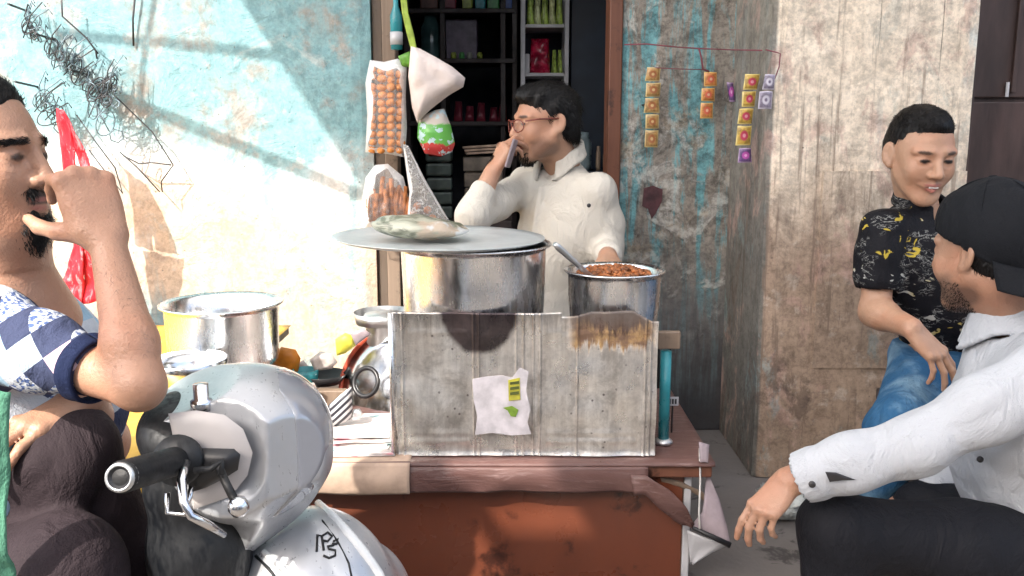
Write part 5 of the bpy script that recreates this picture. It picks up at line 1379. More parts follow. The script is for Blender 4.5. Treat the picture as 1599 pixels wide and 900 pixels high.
# glasses
MAT['frame_red'] = simple('red_brown_glasses_frame', (.20, .05, .035), .3); tL = NT('spectacle_lens'); trL = tL.n('BsdfTransparent'); mxL = tL.n('MixShader'); mxL.inputs[0].default_value = .07
tL.t.links.new(trL.outputs[0], mxL.inputs[1]); tL.t.links.new(tL.b.outputs[0], mxL.inputs[2]); tL.t.links.new(mxL.outputs[0], tL.out.inputs[0]); tL.set(Roughness=.05, Metallic=1.0); MAT['lens'] = tL.m
gl = link('glasses_frame', MB().tube([LV(.082, -.012, .012), LV(.078, .05, .014), LV(.066, .092, .010)], .0022, 6).tube([LV(-.082, -.012, .012), LV(-.078, .05, .014), LV(-.066, .092, .010)], .0026, 6)
     .tube([LV(-.010, .108, .006), LV(0, .110, .009), LV(.010, .108, .006)], .002, 6), MAT['frame_red'], pv, smooth=True)
for q in (-1, 1):
    cc = lambda a, f=1.0: Vector(LV(q * .036 + .028 * f * math.cos(a), .1075 - .010 * abs(math.cos(a)) * (1 if math.cos(a) * q > 0 else -.2), -.004 + .019 * f * math.sin(a)))
    link('lens_rim', MB().tube([cc(a) for a in np.linspace(0, 2 * math.pi, 25)], .0019, 6, cap=False), MAT['frame_red'], gl, smooth=True)
    link('lens', MB().add([cc(a, .97) for a in np.linspace(0, 2 * math.pi, 24, endpoint=False)], [tuple(range(24))]), MAT['lens'], gl)
# phone in the raised hand
pc = arr(P(799, 240, 2.62))
single('phone', 'slim pale phone held at the vendor mouth', 'phone', MB().rbox((-.004, -.022, -.042), (.004, .022, .042), .003, 2, Matrix.Rotation(.30, 3, 'Y') @ Matrix.Rotation(-.25, 3, 'Z'), pc), MAT['lilac_under'], smooth=True)
stool('dark stool inside the shop doorway beneath the vendor', (hip[0], hip[1] + .02), hip[2] - .11, .006, .15, MAT['shelf_dark'])

# ================================================================== the boy by the pillar
SKIN_B = skin_mat('skin_boy', (.47, .275, .18), (.42, .15, .12))
sb = .94; hb = arr(P(1438, 241, 2.25)); RB = frame((.06, -.96, -.20), roll=.02)
ft = arr((.42, -.90, 0)); ft /= np.linalg.norm(ft); lt = np.cross((0, 0, 1), ft)
tcb = arr(P(1437, 352, 2.30))
Rs, Ls = tcb - lt * .135 + (0, 0, -.005), tcb + lt * .135
Re, Rw = arr(P(1367, 487, 2.22)), arr(P(1423, 512, 2.06))
Le, Lw = arr(P(1545, 475, 2.28)), arr(P(1520, 590, 2.08))
hb2 = arr(P(1478, 556, 2.36))
kr, kl = arr(P(1405, 668, 2.02)), arr(P(1520, 660, 1.98))
pb = person('smiling boy in a black printed shirt and blue jeans perched by the cream pillar', (hb2[0], hb2[1], .0))
B = Solid(.0034)
LB = head(B, hb, RB, sb, jaw=.84, smile=1.3)
nk = tcb + (0, -.005, .055)
B.cap(hb + RB @ arr((0, -.025, -.06)), nk + (0, .01, -.03), .047, .050, .03)
B.chain([tcb + (0, 0, -.07), (tcb + hb2) / 2, hb2], [.065, .075, .085], .03); B.cap(Rs + (0, 0, -.015), Ls + (0, 0, -.015), .030, .030, .02)
B.chain([Rs, Re, Rw], [.038, .037, .0255], .02); B.chain([Ls, Le, Lw], [.038, .034, .025], .02)
B.ell(Re * .75 + Rw * .25, (.040, .040, .036), None, .02)
hd = arr(P(1478, 572, 2.02)) - Rw
hand(B, Rw, hd, arr((.25, -.55, .80)), .95, True, (.28, .22, .30, .42), .11, (.55, .2))
hand(B, Lw, arr((-.03, -.10, -.06)), arr((.1, -.4, .9)), .9, False, (.3, .3, .3, .35), .08)
ar_, al_ = arr((kr[0] - .03, kr[1] + .10, .075)), arr((kl[0], kl[1] + .06, .075))
for hp, kn, an in ((hb2 - lt * .08, kr, ar_), (hb2 + lt * .08, kl, al_)):
    B.chain([hp, kn, an], [.062, .046, .033], .03); B.cap(an + (0, .02, -.035), an + ft * .13 + (0, 0, -.045), .03, .022, .02)
V_, F_ = B.build()
bo = link('body', (V_, F_), SKIN_B, pb, smooth=True); paint(bo, face_paint(hb, RB, sb, 0, .15))
for q in (-1, 1):
    ee = link('teeth', MB().rbox((-.012, -.002, -.0022), (.012, .002, .0022), .001, 1, Matrix(RB.tolist()), LB(0, .0965, -.0655)), MAT['eye_white'], pb) if q == 1 else None
# printed shirt
t, c, r = m_cloth('black_printed_shirt', (.007, .007, .010)); co = t.coord('Object'); co2 = t.coord('Object', (1, 1, 2.2), (.3, .2, .5))
wv = t.math('ABSOLUTE', t.math('SUBTRACT', t.noise(co2, 30, 4, .55, 1.6), .5))
m1 = t.math('MULTIPLY', t.ramp(wv, .0, .03, 1, 0), t.ramp(t.noise(t.coord('Object', (1, 1, 1.8), (0, 0, 0), (3, 1, 0)), 13, 2), .50, .57))
m2 = t.ramp(t.noise(t.coord('Object', (1, 1, 1.6), (.2, .1, .3), (8, 2, 5)), 22, 3, .5, .8), .62, .65)
c = t.mix(t.math('MULTIPLY', m1, .7), c, (.38, .38, .36)); c = t.mix(m2, c, t.mix(t.ramp(t.noise(co, 6, 1), .45, .55), (.48, .36, .05), (.45, .45, .42)))
t.set(Base_Color=c, Roughness=.7)
S = Solid(.0042)
S.chain([tcb + (0, 0, -.045), (tcb + hb2) / 2 + ft * .01, hb2 + (0, 0, .03)], [.095, .112, .118], .05)
S.ell(tcb + (0, 0, -.09), (.145, .10, .12), np.stack([lt, ft, (0, 0, 1)], 1), .05); S.cap(Rs, Ls, .050, .050, .05)
S.cap(nk + (0, .01, -.052), tcb + (0, 0, -.02), .058, .07, .03)
sh = Rs * .42 + Re * .58; S.chain([Rs, Rs * .7 + Re * .3, sh], [.053, .060, .062], .02); S.chain([Ls, Ls * .42 + Le * .58], [.053, .058], .02)
S.cut(sh + (Re - Rs) * .10, (Re - Rs)) if False else None
S.ell(tcb + ft * .05 + (0, 0, .065), (.032, .042, .065), np.stack([-lt, ft, arr((0, 0, 1))], 1), .012, 's')
S.cap(Re * .8 + Rs * .2 + (0, 0, -.02), Re, .058, .06, .003, 's')
S.cut(hb2 + (0, 0, .005), (.05, 0, -1))
S.warp(folds(12, .005, (0.3, 0, 1), 13.0, .15)); S.warp(folds(22, .0028, (1, 0, -.7), 3.0, .1))
Rt = np.stack([-lt, ft, arr((0, 0, 1))], 1)
collar(S, nk + (0, .002, .012), Rt, .062, .060, .5, .006, .024, .028)
link('shirt', S.build(), t.m, pb, smooth=True)
# jeans
t, c, r = m_cloth('blue_jeans', (.045, .135, .27), .3); co = t.coord('Object')
fd = t.ramp(t.noise(t.coord('Object', (1, 1, 1)), 7, 4, .6), .45, .72); st = t.noise(t.coord('Object', (6, 6, 1)), 24, 4, .6)
c = t.mix(t.math('MULTIPLY', fd, .8), (.028, .105, .22), (.25, .40, .52)); c = t.mix(t.ramp(st, .55, .7, 0, .5), c, (.02, .06, .13)); t.set(Base_Color=c, Roughness=.85); JE = t.m
S = Solid(.0045)
S.ell(hb2 + (0, -.02, -.02), (.150, .125, .10), None, .05); S.cap(hb2 + (0, 0, .03), hb2, .112, .125, .03)
for hp, kn, an in ((hb2 - lt * .08, kr, ar_), (hb2 + lt * .08, kl, al_)): S.chain([hp, kn, an + (0, 0, .02)], [.090, .068, .055], .04)
S.cut(hb2 + (0, 0, .042), (0, 0, 1)); S.warp(folds(20, .006, kr - hb2, 6.0)); link('jeans', S.build(), JE, pb, smooth=True)
link('shoe', MB().rbox((-.042, -.13, 0), (.042, .11, .075), .03, 3, Matrix.Rotation(math.atan2(ft[1], ft[0]) + math.pi / 2, 3, 'Z'), (ar_[0], ar_[1] - .02, .004)), MAT['black'], pb, smooth=True)
link('shoe', MB().rbox((-.042, -.13, 0), (.042, .11, .075), .03, 3, Matrix.Rotation(math.atan2(ft[1], ft[0]) + math.pi / 2, 3, 'Z'), (al_[0], al_[1] - .02, .004)), MAT['black'], pb, smooth=True)
H = Solid(.0038)
E = lambda p, r, k=.015, op='u': H.ell(LB(*p), arr(r) * sb, RB, k, op)
E((0, -.022, .038), (.0775, .0985, .086)); E((0, -.004, .086), (.058, .074, .036), .02); E((0, -.055, -.0), (.074, .06, .07), .02)
E((0, .118, .012), (.12, .055, .076), .012, 's'); E((0, .09, -.07), (.13, .09, .115), .012, 's'); E((0, .0, -.13), (.14, .14, .085), .012, 's')
for q in (-1, 1): E((q * .092, -.005, -.015), (.026, .030, .040), .006, 's')
H.warp(folds(70, .002, RB[:, 0] + RB[:, 1] * .6, 2.0)); hv = H.build()
ho = link('hair', hv, MAT['hair'], pb, smooth=True)
link('hair_strands', strands(hv[0], hv[1], lambda p, n: (lambda l: (l[:, 2] > .066) | (l[:, 1] < .02))((p - hb) @ RB / sb), 8000, .012, .0006, lambda p: RB @ (arr((.5, .35, .1)) if ((p - hb) @ RB)[2] > .07 * sb else arr((0, -.1, -1))), 3, .10), MAT['hair'], ho)
stool('plain dark stool hidden beneath the boy', (hb2[0] + .0, hb2[1] + .0), hb2[2] - .13, .004, .13, MAT['shelf_dark'])

# ================================================================== the man in the white shirt and black cap
SKIN_R = skin_mat('skin_tan', (.39, .22, .145), (.30, .10, .085))
sr = .96; hr = arr(P(1542, 390, 1.66)); RR = frame((-.46, .88, -.12), roll=.0)
ft = arr((-.86, .50, 0)); ft /= np.linalg.norm(ft); lt = np.cross((0, 0, 1), ft)
tcr = arr(P(1618, 560, 1.66))
Ls, Rs = arr(P(1640, 585, 1.46)), arr(P(1600, 540, 1.86))
Le, Lw = arr(P(1436, 692, 1.46)), arr(P(1232, 752, 1.50))
hp0 = arr(P(1668, 850, 1.66))
kL, kR = arr(P(1306, 826, 1.53)), arr(P(1440, 800, 1.92))
pr = person('man in a white shirt and black cap seated with his arm on his knee', (hp0[0], hp0[1], 0))
B = Solid(.0032)
LR = head(B, hr, RR, sr)
nk = arr(P(1583, 500, 1.665))
B.cap(hr + RR @ arr((0, -.03, -.055)), nk, .056, .060, .03)
B.chain([tcr + (0, 0, -.07), (tcr + hp0) / 2, hp0], [.08, .10, .105], .03); B.cap(Ls, Rs, .034, .034, .02); B.cap(nk, tcr, .05, .08, .02)
B.chain([Ls, Le, Lw], [.044, .038, .026], .02)
Rel2, Rw2 = arr(P(1520, 720, 2.0)), arr(P(1450, 770, 1.92)); B.chain([Rs, Rel2, Rw2], [.044, .038, .026], .02)
hand(B, Lw, arr(P(1180, 812, 1.47)) - Lw, arr((-.70, -.55, .25)), .80, False, ((.35, .35, .2), (.55, .5, .3), (.65, .6, .4), (.75, .6, .4)), .02, (.45, .55))
hand(B, Rw2, arr((-.09, .0, -.05)), arr((-.2, .0, 1)), .95, True, (.4, .4, .4, .4), .07)
aL, aR = arr((kL[0] + .03, kL[1] - .02, -.25)), arr((kR[0] + .02, kR[1] + .04, .075))
for hp, kn, an in ((hp0 + lt * .09, kL, aL), (hp0 - lt * .09, kR, aR)):
    B.chain([hp, kn, an], [.070, .050, .036], .03); B.cap(an + (0, .0, -.04), an + ft * .15 + (0, 0, -.05), .032, .024, .02)
V_, F_ = B.build()
bo = link('body', (V_, F_), SKIN_R, pr, smooth=True); paint(bo, face_paint(hr, RR, sr, .7, .9))
K2 = lambda p, n: (lambda l: (l[:, 1] > .010) & (l[:, 2] < -.058) & (l[:, 2] > -.13) & (l[:, 2] < -.035 - (.0) - .12 * np.clip(l[:, 1] - .05, 0, 1)))((p - hr) @ RR / sr)
link('beard', strands(V_, F_, K2, 4500, .0035, .0004, -RR[:, 2] + RR[:, 1] * .3, 5, .5), MAT['hair'], pr)
t, c, r = m_cloth('white_shirt', (.46, .475, .505), .10); t.set(Base_Color=c, Roughness=r); MAT['white_shirt'] = t.m
S = Solid(.004)
S.chain([tcr, (tcr + hp0) / 2 + ft * .03, hp0 + ft * .03 + (0, 0, .02)], [.115, .145, .150], .06)
S.ell(tcr + (0, 0, -.08), (.19, .125, .15), np.stack([lt, ft, (0, 0, 1)], 1), .06)
S.cap(Ls, Rs, .062, .062, .05); S.cap(nk + (0, 0, -.045), tcr, .070, .10, .04)
S.chain([Ls, Ls * .5 + Le * .5, Le, Le * .5 + Lw * .5, Lw * .90 + Le * .10], [.064, .056, .051, .046, .040], .03)
S.cap(Lw * .95 + Le * .05, Lw * .80 + Le * .20, .0445, .0465, .002)
S.chain([Rs, Rel2, Rw2 * .9 + Rel2 * .1], [.070, .056, .04], .03)
S.ell(hr + RR @ arr((0, -.02, -.11)), (.050, .055, .05), RR, .012, 's'); S.cap(Lw + (Lw - Le) * .02, Lw + (Lw - Le) * .3, .05, .05, .004, 's')
S.warp(folds(9, .0065, (1, 0, -.8), 23.0, .12)); S.warp(folds(20, .0030, (1, 0, .9), 3.0, .1))
Rt = np.stack([-lt, ft, arr((0, 0, 1))], 1)
collar(S, nk + (-.004, 0, .022), Rt, .074, .072, .4, .007, .028, .022)
so = link('shirt', S.build(), MAT['white_shirt'], pr, smooth=True)
for px, py, Y in ((1268, 756, 1.436), (1530, 717, 1.565)):
    link('button', MB().lathe([(0, .0), (.0058, 0), (.0058, .004), (0, .004)], 12, P(px, py, Y), R=Matrix.Rotation(math.radians(90), 3, 'X')), MAT['button'], pr, smooth=True)
link('cuff_slit', pillow([P(x, y, 1.428) for x, y in ((1289, 737), (1306, 738), (1338, 750), (1318, 750), (1296, 753))], (0, -1, .2), .002, 3), MAT['button'], pr, smooth=True)
t, c, r = m_cloth('black_trousers', (.008, .0085, .012)); t.set(Base_Color=c, Roughness=.7); MAT['black_trousers'] = t.m
S = Solid(.0045)
for hp, kn, an in ((hp0 + lt * .09, kL, aL), (hp0 - lt * .09, kR, aR)): S.chain([hp, hp * .5 + kn * .5, kn, an + (0, 0, .03)], [.098, .080, .066, .055], .03)
S.ell(hp0, (.16, .15, .11), None, .05); S.warp(folds(11, .007, kL - hp0, 16.0, .15))
link('trousers', S.build(), MAT['black_trousers'], pr, smooth=True)
H = Solid(.004); E = lambda p, r, k=.01, op='u': H.ell(LR(*p), arr(r) * sr, RR, k, op)
E((0, -.03, .0), (.079, .092, .075)); E((0, .10, -.03), (.14, .115, .14), .01, 's'); E((0, .0, -.12), (.14, .14, .072), .01, 's'); E((0, .03, .12), (.2, .2, .07), .01, 's')
for q in (-1, 1): E((q * .09, .012, -.005), (.028, .032, .038), .006, 's')
hv = H.build(); ho = link('hair', hv, MAT['hair'], pr, smooth=True)
link('hair_strands', strands(hv[0], hv[1], lambda p, n: np.ones(len(p), bool), 2500, .012, .0010, -RR[:, 2], 3, .25), MAT['hair'], ho)
# cap worn with the peak backwards
t, c, r = m_cloth('black_cap_cloth', (.008, .009, .012), .2, .3); t.set(Base_Color=c, Roughness=.8); MAT['cap'] = t.m
H = Solid(.004); E = lambda p, r, k=.01, op='u': H.ell(LR(*p), arr(r) * sr, RR, k, op)
E((0, -.012, .040), (.089, .113, .100)); E((0, -.045, .020), (.087, .090, .090), .02)
H.cut(LR(0, .03, .024), RR @ arr((0, .55, -1))); E((0, -.012, .02), (.078, .102, .085), .004, 's')
H.warp(folds(30, .003, RR[:, 2], 3.0))
cp = link('cap', H.build(), MAT['cap'], pr, smooth=True)
def brim(u, v):
    a = math.pi * (1.0 + .16 + .68 * u); r = 1 + .62 * v * math.sin(math.pi * (.08 + .84 * u)) ** .7
    x = .086 * math.cos(a) * (1 + .08 * v); y = -.010 + .110 * math.sin(a) * r
    z = .012 + .45 * y - .030 * v - .25 * x * x / .086 * (1 if v > .3 else v / .3)
    return Vector(LR(x, y, z))
link('peak', MB().sheet(brim, 28, 8, .004), MAT['cap'], cp, smooth=True)
link('cap_button', MB().lathe([(0, 0), (.009, 0), (.007, .006), (0, .007)], 14, Vector(LR(0, -.015, .136)), R=Matrix(RR.tolist())), MAT['cap'], cp, smooth=True)
for k in range(6):
    a = k * math.pi / 3 + .3
    link('seam', MB().tube([Vector(LR(.0895 * math.cos(a) * math.sin(p_), -.014 + .1135 * math.sin(a) * math.sin(p_), .040 + .099 * math.cos(p_))) for p_ in np.linspace(.1, 1.55, 14)], .0012, 5), MAT['cap'], cp, smooth=True)
stool('orange brown wooden stool beneath the man in the black cap', (hp0[0] - .03, hp0[1]), hp0[2] - .115, .004, .17)

# ================================================================== the bearded man at the left edge
SKIN_L = skin_mat('skin_bearded', (.39, .215, .14), (.32, .11, .09))
sl = .87; hl = arr(P(-36, 243, 1.17)); RL_ = frame((1.0, -.10, -.03))
ft = arr((1, -.08, 0)); ft /= np.linalg.norm(ft); lt = np.cross((0, 0, 1), ft)
tcl = arr(P(-40, 520, 1.22))
Rs, Ls = arr(P(-30, 520, 1.10)), arr(P(-60, 520, 1.40))
Re, Rw = arr(P(218, 602, .99)), arr(P(168, 376, 1.07))
Le, Lw = arr(P(150, 690, 1.33)), arr(P(128, 624, 1.15))
hpl = arr(P(-150, 880, 1.22))
k1, k2 = arr(P(98, 715, 1.12)), arr(P(100, 905, 1.02))
plm = person('bearded man in a blue and white patterned shirt holding his fist to his mouth', (hpl[0], hpl[1], -.33))
B = Solid(.003)
LL = head(B, hl, RL_, sl, fat=.006)
nk = tcl + ft * .01 + (0, 0, .10)
B.cap(hl + RL_ @ arr((0, -.02, -.07)), nk, .058, .064, .04)
B.cap(hl + RL_ @ arr((0, .02, -.09)), tcl + ft * .085 + (0, 0, .01), .050, .050, .05)
B.ell(tcl + ft * .02 + (0, 0, -.09), (.17, .125, .17), np.stack([lt, ft, (0, 0, 1)], 1), .06)
B.chain([tcl, (tcl + hpl) / 2, hpl], [.11, .13, .13], .06); B.cap(Rs, Ls, .05, .05, .05)
B.chain([Rs, Re], [.037, .027], .015)
B.chain([Re, Re * .72 + Rw * .28, Rw], [.0275, .0300, .0200], .015)
B.chain([Ls, Le, Lw], [.055, .046, .03], .02)
fwd = arr(P(134, 292, 1.085)) - Rw
hand(B, Rw, fwd, arr((.60, -.78, .15)), .92, True, ((1.15, .55, .35), (1.3, .9, .5), (1.4, 1.1, .6), (1.5, 1.2, .6)), -.02, (.9, .75), .006)
hand(B, Lw, arr((-.065, -.10, -.022)), arr((.1, -.2, .95)), .92, False, (.2, .2, .25, .3), .05)
a1, a2 = arr(P(268, 985, 1.22)), arr((k2[0] + .03, k2[1] + .03, -.25))
for hp, kn, an in ((hpl + lt * .02 + (0, 0, .03), k1, a1), (hpl - lt * .12, k2, a2)):
    B.chain([hp, kn, an], [.055, .045, .034], .03); B.cap(an + (0, 0, -.03), an + ft * .16 + (0, 0, -.05), .034, .026, .02)
V_, F_ = B.build()
bo = link('body', (V_, F_), SKIN_L, plm, smooth=True); paint(bo, face_paint(hl, RL_, sl, .5, .8, .9))
seg = Rw - Re
link('arm_hair', strands(V_, F_, lambda p, n: (lambda u: (u > .12) & (u < .93) & (np.linalg.norm(p - (Re + np.outer(u, seg)), axis=1) < .042))(((p - Re) @ seg) / (seg @ seg)), 420, .008, .00018, -seg + arr((.05, 0, -.05)), 9, .2), MAT['wood_dark'], plm)
# beard: a dense mass of its own
H = Solid(.0035); E = lambda p, r, k=.012, op='u': H.ell(LL(*p), arr(r) * sl, RL_, k, op)
E((0, .048, -.100), (.050, .050, .042)); E((0, .072, -.108), (.034, .034, .034), .02)
for q in (-1, 1): E((q * .052, .018, -.078), (.026, .040, .046), .02); E((q * .070, -.004, -.035), (.012, .016, .035), .012)
E((0, .086, -.0505), (.028, .016, .0085), .006)
E((0, .100, -.068), (.026, .022, .0105), .006, 's')
H.warp(folds(60, .005, RL_[:, 2], 5.0)); hv = H.build()
be = link('beard', hv, MAT['hair'], plm, smooth=True)
link('beard_strands', strands(hv[0], hv[1], lambda p, n: np.ones(len(p), bool), 7000, .012, .0006, -RL_[:, 2] + RL_[:, 1] * .25, 5, .45), MAT['hair'], be)
H = Solid(.004); E = lambda p, r, k=.015, op='u': H.ell(LL(*p), arr(r) * sl, RL_, k, op)
E((0, -.030, .040), (.080, .098, .086)); E((0, -.015, .080), (.066, .080, .042), .02)
E((0, .115, .01), (.13, .070, .098), .012, 's'); E((0, .09, -.07), (.13, .09, .115), .012, 's'); E((0, .0, -.12), (.14, .14, .07), .012, 's')
for q in (-1, 1): E((q * .09, -.010, -.01), (.024, .026, .040), .006, 's')
H.warp(folds(60, .004, RL_[:, 1], 5.0)); hv = H.build()
ho = link('hair', hv, MAT['hair'], plm, smooth=True)
link('hair_strands', strands(hv[0], hv[1], lambda p, n: np.ones(len(p), bool), 5000, .014, .0007, RL_[:, 1] * -.7 + RL_[:, 2] * .2, 3, .3), MAT['hair'], ho)
link('eyebrow', strands(V_, F_, lambda p, n: (lambda l: (np.abs(np.abs(l[:, 0]) - .034) < .019) & (l[:, 1] > .06) & (np.abs(l[:, 2] - .0235 + .12 * (np.abs(l[:, 0]) - .034)) < .0042))((p - hl) @ RL_ / sl), 420, .010, .0005, RL_[:, 0] * 1.0, 8, .3), MAT['hair'], plm)
# patchwork shirt
t, c, r = m_cloth('patchwork_shirt', (.47, .50, .545), .10); co = t.coord('Object', (1, 1, 1), (.0, .62, .0))
sx, sy, sz_ = t.sep(co)
def cell(a, b, s): return t.math('FLOOR', t.math('MULTIPLY', t.math('ADD', a, b), s))
wn_ = t.n('TexWhiteNoise', noise_dimensions='2D'); cb = t.n('CombineXYZ'); t.put(cb.inputs[0], cell(sx, 4.0, 31)); t.put(cb.inputs[1], cell(sz_, 7.0, 31)); t.put(wn_.inputs['Vector'], cb.outputs[0])
v_ = wn_.outputs['Value']
pr_ = t.ramp(t.noise(co, 190, 2, .5), .5, .56)
par = t.math('MODULO', t.math('ADD', cell(sx, 4.0, 31), cell(sz_, 7.0, 31)), 2.0)
navy = t.math('MULTIPLY', t.math('LESS_THAN', par, .5), t.math('LESS_THAN', v_, .72))
c = t.mix(t.math('MULTIPLY', navy, .94), c, (.014, .022, .070))
odd = t.math('GREATER_THAN', par, .5)
c = t.mix(t.math('MULTIPLY', t.math('MULTIPLY', odd, t.math('LESS_THAN', v_, .38)), pr_), c, (.07, .11, .25))
c = t.mix(t.math('MULTIPLY', t.math('MULTIPLY', odd, t.ramp(v_, .80, .81)), .7), c, (.52, .30, .36)); c = t.mix(t.math('MULTIPLY', t.math('MULTIPLY', odd, t.math('MULTIPLY', t.ramp(v_, .58, .59), t.ramp(v_, .80, .79))), .7), c, (.20, .38, .52))
t.set(Base_Color=c, Roughness=.85)
S = Solid(.0036)
S.ell(tcl + ft * .035 + (0, 0, -.11), (.195, .150, .18), np.stack([lt, ft, (0, 0, 1)], 1), .06)
S.chain([tcl + (0, 0, -.02), (tcl + hpl) / 2 + ft * .05, hpl + ft * .04], [.12, .155, .155], .06); S.cap(Rs, Ls, .068, .068, .05)
S.cap(nk + (0, 0, -.05), tcl, .078, .10, .05)
hem = Rs * .30 + Re * .70
S.chain([Rs, Rs * .6 + Re * .4, hem], [.058, .047, .036], .03); S.chain([Ls, Ls * .4 + Le * .6], [.08, .07], .03)
S.ell(tcl + ft * .115 + (0, 0, .10), (.050, .070, .085), np.stack([lt, ft, (0, 0, 1)], 1), .02, 's')
S.ell(hl + RL_ @ arr((0, .0, -.15)), (.075, .075, .07), RL_, .012, 's')
S.cap(Re, Re * 1.0 + (Re - Rs) * .3, .07, .07, .004, 's')
S.warp(folds(12, .006, (1, 0, -.3), 33.0, .15))
so = link('shirt', S.build(), t.m, plm, smooth=True)
t2, c2_, r2 = m_cloth('navy_hem', (.008, .014, .045)); t2.set(Base_Color=c2_, Roughness=.85)
dd = (Re - Rs) / np.linalg.norm(Re - Rs); u1 = np.cross(dd, (0, 1, 0)); u1 /= np.linalg.norm(u1); u2 = np.cross(dd, u1)
def hemf(u, v):
    a = u * 2 * math.pi; rr_ = .0385 + .003 * (vn1(math.cos(a) * 2, math.sin(a) * 2, v) - .5) - .004 * v
    return Vector(hem + dd * (-.006 + .020 * v) + (u1 * math.cos(a) + u2 * math.sin(a)) * rr_)
link('sleeve_hem', MB().sheet(hemf, 48, 4, -.004), t2.m, so, smooth=True)
t, c, r = m_cloth('plum_trousers', (.032, .022, .026), .3); t.set(Base_Color=c, Roughness=.8)
S = Solid(.004)
for hp, kn, an in ((hpl + lt * .02 + (0, 0, .03), k1, a1), (hpl - lt * .12, k2, a2)): S.chain([hp, hp * .5 + kn * .5, kn, kn * .5 + an * .5, an + (0, 0, .03)], [.095, .085, .070, .058, .050], .03)
S.ell(hpl, (.17, .17, .12), None, .05)
S.warp(folds(12, .009, k1 - hpl + (0, 0, .1), 16.0, .15))
link('trousers', S.build(), t.m, plm, smooth=True)
t, c, r = m_cloth('green_cloth', (.10, .27, .18), .3); t.set(Base_Color=c, Roughness=.85)
single('green_cloth', 'green cloth hanging down at the left edge beside the plum trousers', 'cloth', ribbon([P(-40, 600, .93), P(-40, 760, .92), P(-40, 930, .91)], [P(22, 608, .95), P(16, 760, .93), P(20, 930, .92)], 24, 10, .012, 3), t.m, smooth=True)
bench = thing('wooden_bench', 'tall wooden bench beneath the bearded man', 'bench', (hpl[0] - .1, hpl[1], -.33))
hz = hpl[2] - .125
link('seat', MB().rbox((hpl[0] - .42, hpl[1] - .2, hz - .03), (hpl[0] + .12, hpl[1] + .17, hz), .006), MAT['stool_wood'], bench)
for sx in (-.38, .08):
    for sy in (-.17, .13): link('leg', MB().rbox((hpl[0] + sx - .02, hpl[1] + sy - .02, -.328), (hpl[0] + sx + .02, hpl[1] + sy + .02, hz - .032), .004), MAT['stool_wood'], bench)
# ================================================================== the silver scooter in front
def m_paint(name, col, metal, rough, coat=.6):
    t = NT(name); co = t.coord('Object'); n = t.noise(co, 12, 5, .6); sc = t.noise(t.coord('Object', (40, 40, 14)), 3, 5, .7)
    t.put(t.b.inputs['Roughness'], t.ramp(sc, .35, .75, rough * .8, rough * 1.5)); t.put(t.b.inputs['Coat Weight'], coat); t.put(t.b.inputs['Coat Roughness'], .08)
    c = t.mix(t.ramp(n, .3, .7), tuple(q * .9 for q in col), col); c = t.mix(t.math('MULTIPLY', t.ramp(t.noise(co, 30, 6, .75), .62, .74), .10), c, (.30, .27, .24))
    return t.set(Base_Color=c, Metallic=metal)
MAT['silver'] = m_paint('silver_scooter_paint', (.47, .48, .50), .55, .34, .35)
MAT['beige'] = m_paint('pale_grey_plastic', (.46, .43, .42), .0, .45, .1)
MAT['rubber'] = simple('black_rubber', (.007, .007, .008), .6, var=.3, bump=.5, bscale=120)
MAT['lens_grey'] = m_paint('smoky_lamp_lens', (.32, .33, .36), .2, .12, 1.0)
MAT['chrome'] = m_alu('scratched_chrome', (.72, .72, .74), .14, .15)
MAT['blackgloss'] = m_paint('black_moulded_plastic', (.003, .004, .006), 0, .55, .0)
cc = P(392, 690, 1.11)
sc_ = thing('scooter', 'silver scooter handlebar and front apron cropped in front of the tea table', 'scooter', (cc.x, 1.2, -.33))
def hit(px, py, c, r, lift=.002):
    """where the photo's sightline to px, py meets an upright ellipsoid"""
    d = P(px, py, 1.0) - Vector((0, 0, CZ)); o = Vector((0, 0, CZ)) - Vector(c)
    A = sum((d[i] / r[i]) ** 2 for i in range(3)); Bq = 2 * sum(o[i] * d[i] / r[i] ** 2 for i in range(3)); Cq = sum((o[i] / r[i]) ** 2 for i in range(3)) - 1
    q = Bq * Bq - 4 * A * Cq; t = (-Bq - math.sqrt(max(q, 0))) / (2 * A); p = o + d * t + Vector(c)
    n = Vector([(p[i] - c[i]) / r[i] ** 2 for i in range(3)]).normalized(); return p + n * lift
CR = (.098, .125, .100)
S = Solid(.0034)
S.ell(cc, CR, None, .02)
S.ell(P(330, 655, 1.12), (.075, .10, .062), None, .03)
S.chain([P(440, 720, 1.11), P(425, 790, 1.11), P(400, 850, 1.10)], [.060, .040, .020], .03)
S.ell(P(341, 706, .99), (.070, .040, .088), None, .004, 's')
S.cut(P(300, 760, 1.1), (-.86, .0, -.50))
S.cut(cc + Vector((0, -.090, 0)), (-.12, -1, .18)); S.cut(cc + Vector((.083, -.045, .02)), (1, -.75, .12)); S.cut(cc + Vector((-.03, -.02, .088)), (-.42, -.28, 1))
S.cut(cc + Vector((.055, -.05, .075)), (.62, -.35, 1)); S.cut(cc + Vector((.05, -.05, -.07)), (.75, -.5, -.8))
link('headlight_cowl', S.build(), MAT['silver'], sc_, smooth=True)
S = Solid(.0034); S.ell(cc + Vector((.004, .004, 0)), (.100, .124, .098), None, .01); S.cut(cc + Vector((.0862, -.045, .02)), (1, -.75, .12)); S.cut(cc + Vector((.06, -.054, 0)), (-.45, -1, .1)); S.cut(cc + Vector((.0575, -.05, .0775)), (.62, -.35, 1)); S.cut(cc + Vector((.052, -.05, -.072)), (.75, -.5, -.8)); S.cut(cc + Vector((.03, 0, 0)), (-1, 0, 0))
link('headlight', S.build(), MAT['lens_grey'], sc_, smooth=True)
